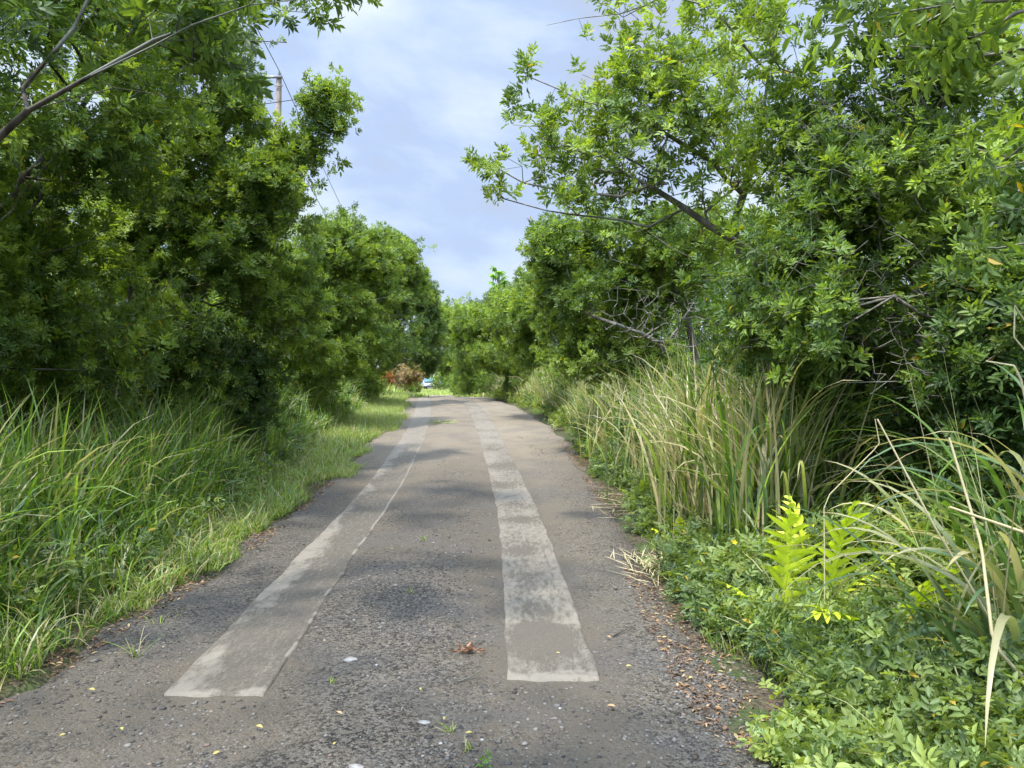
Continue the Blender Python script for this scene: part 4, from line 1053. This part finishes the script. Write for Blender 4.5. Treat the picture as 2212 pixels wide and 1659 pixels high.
# ------------------------------------------------------------------ broad-lobed ferns
def frond_mesh(base, az, lean, curl, L, lobes, lobe_len, seed, width=.028):
    r = rng(seed)
    s = np.linspace(0, 1, 15); th = lean+curl*s**1.5; ds = L/14
    hx = np.concatenate([[0], np.cumsum(np.sin((th[1:]+th[:-1])/2)*ds)]); hz = np.concatenate([[0], np.cumsum(np.cos((th[1:]+th[:-1])/2)*ds)])
    ax = np.array([math.cos(az), math.sin(az), 0]); side = np.array([-math.sin(az), math.cos(az), 0])
    ctr = base+hx[:, None]*ax+hz[:, None]*np.array([0, 0, 1])
    V, F, C = [], [], []; n = 0
    col = np.array([.60, .66, .05])*r.uniform(.9, 1.1)
    def strip_(P, wv, ww, up):
        nonlocal n
        m = len(P)
        v = np.stack([P-wv*ww[:, None], P+up*.25*ww[:, None]*-1, P+wv*ww[:, None]], 1).reshape(-1, 3)
        f = [(i*3+k, i*3+k+1, (i+1)*3+k+1, (i+1)*3+k) for i in range(m-1) for k in (0, 1)]
        V.append(v); F.append(np.array(f)+n); n += len(v)
        cc = np.tile(col*r.uniform(.8, 1.12), (m, 3, 1)); cc[:, 1] *= 1.2; cc[-1:] = (np.array([.35, .22, .08]) if r.random() < .25 else cc[-1:]); C.append(cc.reshape(-1, 3))
    # rachis with wing
    s0 = .30
    wing = np.where(s < s0, .004, width*.50*(1-((s-s0)/(1-s0)).clip(0, 1)**3))+.0008
    T = nrm(np.gradient(ctr, axis=0)); N = np.cross(T, side)
    strip_(ctr, np.tile(side, (15, 1)), wing, N)
    for i in range(lobes):
        q = s0+.02+(1-s0)*.93*((i+r.uniform(-.22, .22)*(i > 0))/lobes)**.95
        for sg in (-1, 1):
            qq = min(.985, q+(.045 if sg > 0 else 0)+r.uniform(-.012, .012))
            o = np.array([np.interp(qq, s, ctr[:, k]) for k in range(3)]); t = nrm(np.array([np.interp(qq, s, T[:, k]) for k in range(3)])); nn = np.cross(t, side)
            l = lobe_len*(math.sin(math.pi*min(.98, .32+.66*(i+.5)/lobes)))**.9*r.uniform(.7, 1.15)
            a = math.radians(60-22*(i/lobes)+r.uniform(-11, 11))
            d = t*math.cos(a)+side*sg*math.sin(a)
            u = np.linspace(0, 1, 7); droop = r.uniform(.0, .5)
            P = o+d*(l*u)[:, None]+t*(.18*l*u**2)[:, None]-nn*(-droop*l*u**2)[:, None]*-1+np.array([0, 0, -1])*(droop*l*.6*u**2)[:, None]
            wv = nrm(np.cross(nn, d)); ww = width*.5*np.where(u < .12, 1.15, 1.0)*(1-u**2.6)**.8+.0006
            strip_(P, np.tile(wv, (7, 1)), ww, np.tile(nn, (7, 1)))
    return np.vstack(V), np.vstack(F), np.vstack(C)
def fern_mat():
    m, ns, ls = new_mat('lobed_fern')
    at = _n(ns, ls, 'ShaderNodeAttribute', attribute_name='Col')
    P = _n(ns, ls, 'ShaderNodeTexCoord').outputs['Object']
    v = _n(ns, ls, 'ShaderNodeTexVoronoi', {'Vector': P, 'Scale': 110.0})
    c = mix_rgb(ns, ls, mth(ns, ls, 'MULTIPLY', mth(ns, ls, 'SUBTRACT', 1.0, ramp(ns, ls, v.outputs[0], 0.1, 0.35)), .35), at.outputs['Color'], (.6, .72, .15))
    bp = _n(ns, ls, 'ShaderNodeBump', {'Strength': .5, 'Distance': .003, 'Height': v.outputs[0]})
    pr = _n(ns, ls, 'ShaderNodeBsdfPrincipled', {'Base Color': c, 'Roughness': .35, 'Specular IOR Level': .5, 'Normal': bp.outputs[0]})
    tr = _n(ns, ls, 'ShaderNodeBsdfTranslucent', {'Color': mix_rgb(ns, ls, 1.0, c, (1.1, 1.3, .4), 'MULTIPLY')})
    ls.new(_n(ns, ls, 'ShaderNodeMixShader', {0: .35, 1: pr.outputs[0], 2: tr.outputs[0]}).outputs[0], _n(ns, ls, 'ShaderNodeOutputMaterial').inputs[0])
    return m
M_FERN = fern_mat()
def fern(x, y, label, fr, seed, group='lime-green lobed ferns'):
    z = float(gz(x, y)); root = empty('lobed_fern', (x, y, z), label, 'fern', group)
    for i, (dx, dy, az, lean, curl, L, nl, ll, w) in enumerate(fr):
        v, f, c = frond_mesh(np.array([x+dx, y+dy, z+.06]), math.radians(az), lean, curl, L, nl, ll, seed+i, w)
        part('frond', v, f, M_FERN, root, col=c, smooth=True)
fern(1.90, 4.85, 'largest lime-green fern with tall upright broad-fingered fronds in front of the thick grass clump',
     [(.05, -.10, 284, .12, .45, .86, 8, .25, .040), (-.14, .04, 252, .16, .36, .82, 8, .22, .037), (.20, .10, 320, .40, .7, .76, 7, .18, .034), (.10, .25, 100, .2, .5, .8, 7, .18, .034), (-.02, -.1, 330, .45, .9, .6, 6, .17, .034)], 500)
fern(1.62, 4.72, 'smaller lime-green fern standing against the largest one\'s road-facing side', [(-.0, -.15, 266, .10, .18, .70, 6, .20, .038), (-.06, .03, 200, .45, .8, .42, 6, .11, .028), (.1, -.06, 290, .5, .9, .4, 5, .1, .026)], 510)
fern(2.15, 4.35, 'lime-green fern with fronds arching out flat, between the largest fern and the coarse grass',
     [(0, -.1, 280, .30, .75, .74, 6, .24, .040), (-.15, -.1, 215, .65, 1.1, .70, 6, .20, .036), (.15, -.1, 325, .6, 1.0, .70, 6, .20, .036), (.05, -.15, 270, .8, .9, .6, 6, .18, .034)], 520)
fern(1.55, 7.0, 'small yellow-green fern low in the verge before the palest clump', [(0, 0, 250, .3, .6, .40, 7, .12, .024), (.05, 0, 300, .5, .8, .38, 6, .11, .024), (-.05, 0, 200, .6, .8, .36, 6, .1, .022)], 530)
fern(1.62, 9.3, 'tiny fern tuft farther up the gravel edge', [(0, 0, 250, .3, .6, .42, 7, .12, .024), (.05, 0, 310, .5, .8, .4, 6, .11, .024), (-.05, 0, 190, .6, .8, .36, 6, .1, .022)], 540)
fern(2.55, 2.9, 'half-buried fern low in the leafy weeds near the viewer, pale fresh tip', [(0, 0, 230, .6, .9, .45, 6, .12, .03), (0, .05, 300, .7, .9, .4, 6, .1, .028)], 550)
# sword fern in the shade: narrow fronds of many small leaflets
def sword(x, y, label, n, seed):
    r = rng(seed); z = float(gz(x, y)); root = empty('sword_fern', (x, y, z), label, 'fern', 'dark sword ferns in the shade')
    for i in range(n):
        az = r.uniform(0, 6.28); L = r.uniform(.6, .95); lean = r.uniform(.1, .5); curl = r.uniform(.5, 1.2)
        s = np.linspace(0, 1, 26); th = lean+curl*s**1.5; hx = np.cumsum(np.sin(th))*L/26; hz = np.cumsum(np.cos(th))*L/26
        ax = np.array([math.cos(az), math.sin(az), 0]); sd = np.array([-math.sin(az), math.cos(az), 0])
        ctr = np.array([x, y, z])+hx[:, None]*ax+hz[:, None]*np.array([0, 0, 1]); T = nrm(np.gradient(ctr, axis=0)); N = np.cross(T, sd)
        P = np.repeat(ctr[4:], 2, 0); D = np.repeat(T[4:], 2, 0)*.25+np.tile(sd, (44, 1))*np.tile([1, -1], 22)[:, None]
        l = np.repeat(.085*np.sin(np.pi*(.12+.86*s[4:]))**.7, 2)
        v, f = leaves(P, D, np.repeat(-N[4:], 2, 0), l, l*.24, 0); tv_, tf_ = tube_arrays(ctr, np.full(26, .0022), 4)
        c = np.tile(np.array([.10, .21, .04])*r.uniform(.7, 1.2), (v.shape[0]*v.shape[1], 1))
        part('frond', np.vstack([v.reshape(-1, 3), tv_]), [f, tf_+len(v)*7], M_LEAF, root, col=np.vstack([c, np.tile([.10, .12, .04], (len(tv_), 1))]))
sword(2.75, 5.0, 'sword fern with ladder-like leaflets in the dark hollow behind the arching fern', 7, 560)
sword(3.1, 4.2, 'sword fern half covered by the coarse grass', 7, 561)
sword(2.75, 8.3, 'sword fern peeping out between the straw-tinged clumps', 6, 562)
# yellow flower among the ferns
fl = empty('yellow_flower', W(1586, 1172, 5.3), 'tiny bright yellow flower on a thin stalk just before the thick grass clump', 'flower')
m_ = MB(); p0 = W(1586, 1172, 5.3); m_.tube([(p0[0]+.03, p0[1], .05), (p0[0]+.01, p0[1], p0[2]*.6), p0], [.003, .002, .002], 5); m_.mesh('stem', plain('flower_stem', (.1, .2, .04)), fl)
a_ = np.linspace(0, 2*math.pi, 6)[:5]
v, f = leaves(np.repeat(p0[None], 5, 0), np.stack([np.cos(a_), np.sin(a_)*.6-.5, np.sin(a_)*.8+.3], -1), np.tile([0, -1., .4], (5, 1)), np.full(5, .024), np.full(5, .016), 0)
part('petals', v.reshape(-1, 3), f, M_LEAF, fl, col=np.tile([.85, .6, .02], (35, 1)))

# ------------------------------------------------------------------ gravel, litter, loose things on the road
def stones(name, label, X, Y, Z, size, seed, kind='stuff'):
    r = rng(seed); n = len(X)
    o = np.array([[1, 0, 0], [0, 1, 0], [-1, 0, 0], [0, -1, 0], [0, 0, 1], [0, 0, -1], [.6, .6, .55], [-.6, .55, .5], [-.55, -.6, .55], [.6, -.6, .5]], float)
    f = np.array([[0, 6, 4], [0, 1, 6], [1, 4, 6], [1, 7, 4], [1, 2, 7], [2, 4, 7], [2, 8, 4], [2, 3, 8], [3, 4, 8], [3, 9, 4], [3, 0, 9], [0, 4, 9], [0, 3, 5], [3, 2, 5], [2, 1, 5], [1, 0, 5]])
    v = o[None]*(1+r.uniform(-.28, .28, (n, 10, 3)))
    v[:, 4, :2] += r.uniform(-.3, .3, (n, 2)); v[:, 4, 2] *= .8
    v[:, :, 2] *= r.uniform(.4, .75, n)[:, None]; v[:, :, 0] *= r.uniform(.7, 1.3, n)[:, None]
    a = r.uniform(0, 6.28, n); c, s_ = np.cos(a)[:, None], np.sin(a)[:, None]
    x, y = v[..., 0]*c-v[..., 1]*s_, v[..., 0]*s_+v[..., 1]*c
    v = np.stack([x, y, v[..., 2]], -1)*size[:, None, None]+np.stack([X, Y, Z+size*.05], -1)[:, None]
    F = (np.arange(n)[:, None, None]*10+f[None]).reshape(-1, 3)
    t = r.random((n, 1))**1.6
    col = np.array([.05, .046, .042])+(np.array([.23, .21, .185])-np.array([.05, .046, .042]))*t
    w = r.random(n) < .006; col[w] = np.array([.38, .37, .34])
    w = r.random(n) < .12; col[w] *= np.array([1.15, .95, .82])
    ob = link(name, make_mesh(name, v.reshape(-1, 3), F, M_STONE, col=np.repeat(col, 10, 0)))
    return tag(ob, label, 'gravel', kind=kind)
r = rng(601)
n = 170000
Y = 1.9+15*r.random(n)**1.7; X = eL(Y)+(-.1+1.2*r.random(n))*(eR(Y)-eL(Y))
dS = np.minimum(np.abs(X-SLx(Y)), np.abs(X-SRx(Y)))
on = ((np.abs(X-SLx(Y)) < .29) & (Y > 3.8)) | ((np.abs(X-SRx(Y)) < .28) & (Y > 4.0))
c_ = (SLx(Y)+SRx(Y))/2
p = .30+.9*np.exp(-((X-c_-.1)/.38)**2)*np.interp(Y, [2, 4, 6, 9], [1, .9, .5, .2])+.8*sstep(.35, .8, X-SRx(Y))*np.interp(Y, [2, 6, 10, 14], [.35, .8, 1, 1])+.25*sstep(.5, .9, SLx(Y)-X)
p *= .15+1.5*sstep(.42, .62, fbm(X*1.4, Y*1.4, 0, 603, 4))
ok = (r.random(n) < p*np.interp(Y, [2, 5, 9], [.75, .6, .4])) & (~on | (r.random(n) < .02))
X, Y = X[ok], Y[ok]
sz = (.0024+.0105*r.random(len(X))**3.0)*np.interp(Y, [2, 7, 14], [1, .95, .8])
sz *= 1+.7*(r.random(len(X)) < .05)
zr_ = np.maximum(road_surf(X, Y), gz(X, Y))
stones('gravel', 'loose grey gravel scattered between and beside the concrete strips', X, Y, zr_, sz, 602)
def lone_stone(x, y, s, label, seed):
    r = rng(seed); m = bpy.data.meshes.new('rock'); import bmesh
    bm = bmesh.new(); bmesh.ops.create_icosphere(bm, subdivisions=3, radius=1)
    for v in bm.verts:
        k = 1+.45*(float(fbm(v.co.x*1.3+seed, v.co.y*1.3, v.co.z*1.3, seed, 3))-.5)*2
        v.co = Vector((v.co.x*1.35*k, v.co.y*.8*k, v.co.z*.42*k))*s
    bm.to_mesh(m); bm.free(); m.materials.append(M_ROCK)
    o = link('rock', m); o.location = (x, y, float(road_surf(x, y))+s*.12); o.rotation_euler[2] = r.uniform(-.4, .4)
    tag(o, label, 'stone', 'pale stones on the road')
lone_stone(-.90, 4.28, .028, 'flat pale stone lying on the gravel between the strips', 1)
lone_stone(-.40, 3.50, .022, 'blue-grey stone in the loose gravel, closer to the viewer than the brown leaf clump', 2)
lone_stone(-.62, 3.05, .024, 'rounded grey stone in the thick of the nearest gravel', 3)
lone_stone(-.24, 3.02, .024, 'dark-edged long stone at the bottom of the gravel patch', 4)
lone_stone(1.05, 3.2, .020, 'grey stone beside the leafy weeds on the nearest road edge', 6)

def litter(name, label, X, Y, Z, seed, size=(.025, .06), pal=None, kind='stuff'):
    r = rng(seed); n = len(X)
    a = r.uniform(0, 6.28, n)
    D = np.stack([np.cos(a), np.sin(a), r.normal(.05, .18, n)], -1); N = np.stack([r.normal(0, .35, n), r.normal(0, .35, n), np.ones(n)], -1)
    L = r.uniform(*size, n)
    v, f = leaves(np.stack([X, Y, Z+.006], -1), D, nrm(N), L, L*r.uniform(.22, .42, n), 0)
    pal = np.array(pal if pal is not None else [[.20, .11, .055], [.30, .19, .10], [.13, .075, .045], [.40, .29, .15], [.24, .13, .08]])
    c = pal[r.integers(0, len(pal), n)]*r.uniform(.6, 1.25, (n, 1))
    ob = link(name, make_mesh(name, v.reshape(-1, 3), f, M_LITTER, col=np.repeat(c, 7, 0)))
    return tag(ob, label, 'leaf litter', kind=kind)
n = 5200; Y = 2.0+14*r.random(n)**1.3
X = eR(Y)-.40+np.abs(r.normal(0, .32, n)); ok = fbm(X*2, Y*1.5, 0, 605, 3) > .45; X, Y = X[ok], Y[ok]
litter('leaf_litter', 'brown and tan fallen leaves along the gravel edge by the ferns', X, Y, np.maximum(road_surf(X, Y), gz(X, Y)), 606, size=(.018, .045))
n = 5200; Y = 2.0+12*r.random(n)**1.2
X = eL(Y)+.35-np.abs(r.normal(0, .40, n)); ok = fbm(X*2, Y*1.5, 0, 607, 3) > .42; X, Y = X[ok], Y[ok]
litter('leaf_litter', 'brown fallen leaves where the shaded verge meets the gravel', X, Y, np.maximum(road_surf(X, Y), gz(X, Y)), 608, size=(.018, .05))
n = 420; Y = 2.2+12*r.random(n)**1.4; X = eL(Y)+r.random(n)*(eR(Y)-eL(Y))
litter('leaf_litter', 'tiny leaf crumbs sprinkled over the whole road', X, Y, road_surf(X, Y)+.004, 609, size=(.008, .02))
# bigger single yellow leaves
YL = [(700, 1392), (553, 1575), (128, 1598), (205, 1500), (738, 1560), (1210, 1412), (1352, 1445), (1495, 1470), (1330, 1528), (475, 1625), (720, 1632), (1440, 1385), (1100, 1300),
      (265, 1580), (850, 1196), (600, 1268), (1310, 1378), (1020, 1590), (905, 1500), (960, 1560)]
for i, (px, py) in enumerate(YL):
    d = 1.55*1661/(py-829.5); p = W(px, py, d); r_ = rng(700+i)
    a = r_.uniform(0, 6.28); z = float(road_surf(p[0], p[1]))+(.022 if True else 0)
    l = .040*r_.uniform(.6, 1.1)
    v, f = leaves(np.array([[0, 0, 0.]]), np.array([[math.cos(a), math.sin(a), .1]]), np.array([[.2, -.25, 1.]]), np.array([l]), np.array([l*.45]), 0)
    c = np.array([.45, .37, .11])*r_.uniform(.75, 1.15) if i % 4 else np.array([.5, .30, .14])
    ob = link('fallen_leaf', make_mesh('fallen_leaf', v.reshape(-1, 3), f, M_LITTER, col=np.tile(c, (7, 1))))
    ob.location = (p[0], p[1], z)
    tag(ob, 'small yellowed leaf lying flat on the dark road surface', 'leaf', 'single yellowed leaves on the road')
def pile(name, label, cat, x, y, n, spread, seed, size, pal, hgt=.03):
    r = rng(seed); X = x+r.normal(0, spread[0], n); Y = y+r.normal(0, spread[1], n)
    a = r.uniform(0, 6.28, n); D = np.stack([np.cos(a), np.sin(a), r.normal(.2, .35, n)], -1)
    L = r.uniform(*size, n); z = np.maximum(road_surf(X, Y), gz(X, Y))+r.random(n)*hgt+.004
    v, f = leaves(np.stack([X, Y, z], -1), D, nrm(r.normal(0, .6, (n, 3))+[0, 0, 1]), L, L*.33, 0)
    pal = np.array(pal); c = pal[r.integers(0, len(pal), n)]*r.uniform(.7, 1.2, (n, 1))
    ob = link(name, make_mesh(name, v.reshape(-1, 3), f, M_LITTER, col=np.repeat(c, 7, 0))); tag(ob, label, cat)
BR = [[.26, .12, .06], [.16, .08, .05], [.33, .18, .10]]
pile('leaf_clump', 'small heap of curled reddish-brown leaves between the concrete strips', 'leaf clump', -.26, 4.45, 46, (.04, .03), 801, (.03, .055), BR)
pile('leaf_clump', 'heap of curled brown leaves in the shaded verge grass', 'leaf clump', -3.22, 6.75, 90, (.045, .045), 802, (.05, .10), BR+[[.4, .27, .15]], .07)
def straws(name, label, x, y, n, spread, L, seed, w=.006, col=ST, az0=None):
    r = rng(seed); X = x+r.normal(0, spread[0], n); Y = y+r.normal(0, spread[1], n)
    az = r.uniform(0, 6.28, n) if az0 is None else az0+r.normal(0, .5, n)
    B = np.stack([X, Y, np.maximum(road_surf(X, Y), gz(X, Y))+.008+r.random(n)*.05], -1)
    c = col*r.uniform(.6, 1.2, (n, 1))
    v, f, cc = blades(B, az, r.uniform(1.42, 1.62, n), r.uniform(-.1, .15, n), r.uniform(*L, n), np.full(n, w), 4, c, c, .5, r)
    ob = link(name, make_mesh(name, v, f, M_LITTER, col=cc)); tag(ob, label, 'cut grass')
straws('straw_pile', 'scattered bundle of cut dry straw on the gravel edge below the palest clump', 1.30, 6.45, 190, (.17, .30), (.15, .42), 811, .007, ST, 1.7)
straws('straw_pile', 'thinner scatter of cut straw farther up the same gravel edge', 1.35, 9.6, 60, (.16, .5), (.2, .5), 812, .008, ST)
straws('grass_cuttings', 'handful of pulled green blades lying between the strips in the distance', W(955, 912, 19.5)[0], 19.5, 26, (.16, .12), (.25, .5), 813, .018, LIME)
def twig(pts, label, rad=.004):
    pts = np.array(pts, float); z = np.array([max(float(road_surf(a, b)), float(gz(a, b)))+.008+h for a, b, h in pts])
    P = np.stack([pts[:, 0], pts[:, 1], z], -1); t = np.linspace(0, len(P)-1, 12); Q = np.stack([np.interp(t, range(len(P)), P[:, k]) for k in range(3)], -1)
    v, f = tube_arrays(Q, np.linspace(rad, rad*.4, 12), 5)
    tag(link('twig', make_mesh('twig', v, f, M_BARKD, smooth=True)), label, 'twig', 'twigs on the road')
twig([(-2.55, 7.25, 0), (-2.4, 7.2, .01), (-2.28, 7.05, 0)], 'thin dark twig on the gravel outside the outer strip, near the verge grass')
twig([(.62, 4.72, 0), (.72, 4.82, .01), (.80, 4.98, .015)], 'curved twig on the dark gravel just beyond the strip with the brown patches')
twig([(-.28, 3.98, 0), (-.20, 4.05, .01), (-.16, 4.12, .02)], 'little forked twig between the strip ends')
# small weeds sprouting in the gravel
def sprout(x, y, n, h, seed, label, lime=.5):
    r = rng(seed); z = max(float(road_surf(x, y)), float(gz(x, y)))
    B = np.stack([x+r.normal(0, .012, n), y+r.normal(0, .012, n), np.full(n, z)], -1); c0, c1 = gcols(n, r, .25, lime, 0)
    v, f, c = blades(B, r.uniform(0, 6.28, n), r.uniform(.1, 1.1, n), r.uniform(.2, 1.2, n), h*r.uniform(.5, 1.1, n), np.full(n, .005), 4, c0, c1, .3, r)
    tag(link('grass_sprout', make_mesh('grass_sprout', v, f, M_GRASS, col=c)), label, 'weed', 'sprouts in the gravel')
for i, (x, y, n, h, lab) in enumerate([(-2.12, 4.35, 14, .22, 'straggly half-dry sprout alone on the dark gravel near the leafy verge'), (-.28, 3.42, 12, .06, 'tiny green sprout beside the blue-grey stone'),
                                      (-.92, 3.95, 10, .05, 'tiny sprout just nearer than the flat pale stone'), (-.12, 2.95, 14, .09, 'grass tuft in the nearest loose gravel'),
                                      (-.18, 3.25, 12, .07, 'faint sprout midway through the near gravel patch'), (-.74, 5.6, 10, .05, 'sprout in the dark gravel hollow between the strips'),
                                      (-.86, 7.4, 12, .08, 'sprout at the inner side of the dusty strip, farther away'), (-2.75, 5.0, 26, .20, 'green tuft growing out of the gravel right by the verge')]):
    sprout(x, y, n, h, 820+i, lab)
v, f, c = stamp(np.array([[-.10, 3.12, float(road_surf(-.1, 3.12))+.01], [-.13, 3.1, float(road_surf(-.1, 3.1))+.01]]), np.array([[0, 0, 1.], [.2, 0, 1]]), np.array([.45, .4]), np.array([[.12, .26, .03]]*2), 'tri', 0, rng(5))
tag(link('seedling', make_mesh('seedling', v, f, M_LEAF, col=c)), 'round-leaved green seedling in the nearest loose gravel', 'weed')
# green fallen branch tuft on far edge (dark drooping sprig at the verge)
# ------------------------------------------------------------------ wooden pole and wires
pz0 = float(gz(-9.75, 32)); ptop = W(603, 165, 32)
root = empty('utility_pole', (ptop[0], 32, pz0), 'weathered wooden utility pole rising out of the trees, its top against the sky', 'utility pole')
m_ = MB(); m_.tube([(ptop[0]-.25, 32, pz0-.3), (ptop[0]-.12, 32, 7), (ptop[0], 32, ptop[2])], [.17, .14, .11], 14); m_.mesh('pole', M_POLE, root, smooth=True)
def insul(c):
    m = MB(); m.lathe(c, [(.015, -.12), (.02, 0), (.055, .02), (.03, .05), (.055, .08), (.03, .11), (.05, .14), (.02, .18), (.002, .19)], 12); m.mesh('insulator', M_CERAM, root, smooth=True)
insul((ptop[0]+.03, 31.9, ptop[2]+.02)); insul((ptop[0]-.55, 32, ptop[2]+.08))
m_ = MB(); m_.box((ptop[0]-.25, 31.87, ptop[2]-.08), (.85, .08, .09)); m_.mesh('cross_arm', M_CERAM, root)
m_ = MB(); m_.box((ptop[0]+.03, 31.84, ptop[2]-.45), (.35, .04, .04)); m_.mesh('bracket', M_CERAM, root)
def wire(a, b, c, sag, label):
    P = []
    for p, q in ((a, b), (b, c)):
        for t in np.linspace(0, 1, 20):
            x = np.array(p)*(1-t)+np.array(q)*t; x[2] -= sag*4*t*(1-t); P.append(x)
    v, f = tube_arrays(np.array(P), np.full(len(P), .016), 5)
    tag(link('power_line', make_mesh('power_line', v, f, M_WIRE)), label, 'cable', 'cables on the wooden pole')
T_ = ptop+np.array([.03, -.1, .2])
wire((-4.6, -16, 14.0), T_, (-15.2, 84, 14.0), .25, 'upper thin cable running over the top of the wooden pole')
wire((-4.9, -16, 11.6), (ptop[0]+.16, 31.9, 12.0), (-15.4, 84, 11.4), .25, 'lower thin cable fixed partway down the wooden pole')

# ------------------------------------------------------------------ white van at the end of the road
def van():
    X0, Y0 = -15.15, 140.0; z0 = float(gz(X0, Y0)); root = empty('van', (X0, Y0, z0), 'white van parked at the far end of the road, half hidden by leaves', 'van')
    prof = [(-1.02, .45), (-1.05, .9), (-1.03, 1.35), (-.93, 2.15), (-.80, 2.42), (-.55, 2.52), (.55, 2.52), (.80, 2.42), (.93, 2.15), (1.03, 1.35), (1.05, .9), (1.02, .45)]
    ys = [(0, .94, 0), (.12, 1, .02), (3.6, 1, .02), (4.3, .97, -.05), (5.0, .92, -.9)]
    V = []; n = len(prof)
    for (y, sc, dz) in ys:
        for (x, z) in prof: V.append((X0+x*sc, Y0+y, z0+(z if z < 1.3 else 1.3+(z-1.3)*(1+dz/1.3))))
    F = [(i*n+k, i*n+(k+1) % n, (i+1)*n+(k+1) % n, (i+1)*n+k) for i in range(len(ys)-1) for k in range(n)]
    b = MB(); b.add(V, f4=F)
    for e in (0, len(ys)-1):
        c = np.mean(V[e*n:(e+1)*n], axis=0); b.add(V[e*n:(e+1)*n]+[tuple(c)], f3=[(k, (k+1) % n, n) for k in range(n)])
    b.mesh('body', M_VAN, root)
    def panel(name, x0, x1, z_0, z_1, mat, y=-.03, t=.03):
        m = MB(); c = .08; pts = [(x0+c, z_0), (x1-c, z_0), (x1, z_0+c), (x1, z_1-c), (x1-c, z_1), (x0+c, z_1), (x0, z_1-c), (x0, z_0+c)]
        v = [(X0+x, Y0+y, z0+z) for x, z in pts]+[(X0+x, Y0+y+t, z0+z) for x, z in pts]
        m.add(v+[(X0+(x0+x1)/2, Y0+y-.004, z0+(z_0+z_1)/2)], f3=[((k+1) % 8, k, 16) for k in range(8)], f4=[(k, (k+1) % 8, (k+1) % 8+8, k+8) for k in range(8)])
        return m.mesh(name, mat, root)
    panel('window_seal', -.84, .84, 1.22, 2.12, M_RUBBER, -.05, .06)
    panel('rear_window', -.79, .79, 1.27, 2.07, M_GLASS, -.065, .03)
    panel('bumper', -1.0, 1.0, .42, .72, M_DGREY, -.16, .2)
    panel('tail_light', .84, 1.0, .85, 1.15, M_RED, -.03, .05); panel('tail_light', -1.0, -.84, .85, 1.15, M_RED, -.03, .05)
    panel('number_plate', -.28, .28, .76, .92, M_CERAM, -.05, .05)
    for x in (-.86, .86):
        for y in (.9, 4.1):
            m = MB(); m.lathe((X0+x, Y0+y, z0+.34), [(.02, -.1), (.2, -.11), (.33, -.1), (.34, 0), (.33, .1), (.2, .11), (.02, .1)], 18, axis=0); m.mesh('wheel', M_RUBBER, root, smooth=True)
    for x in (-1.12, 1.12):
        m = MB(); m.box((X0+x, Y0+4.0, z0+1.55), (.16, .1, .3)); m.mesh('wing_mirror', M_DGREY, root)
van()
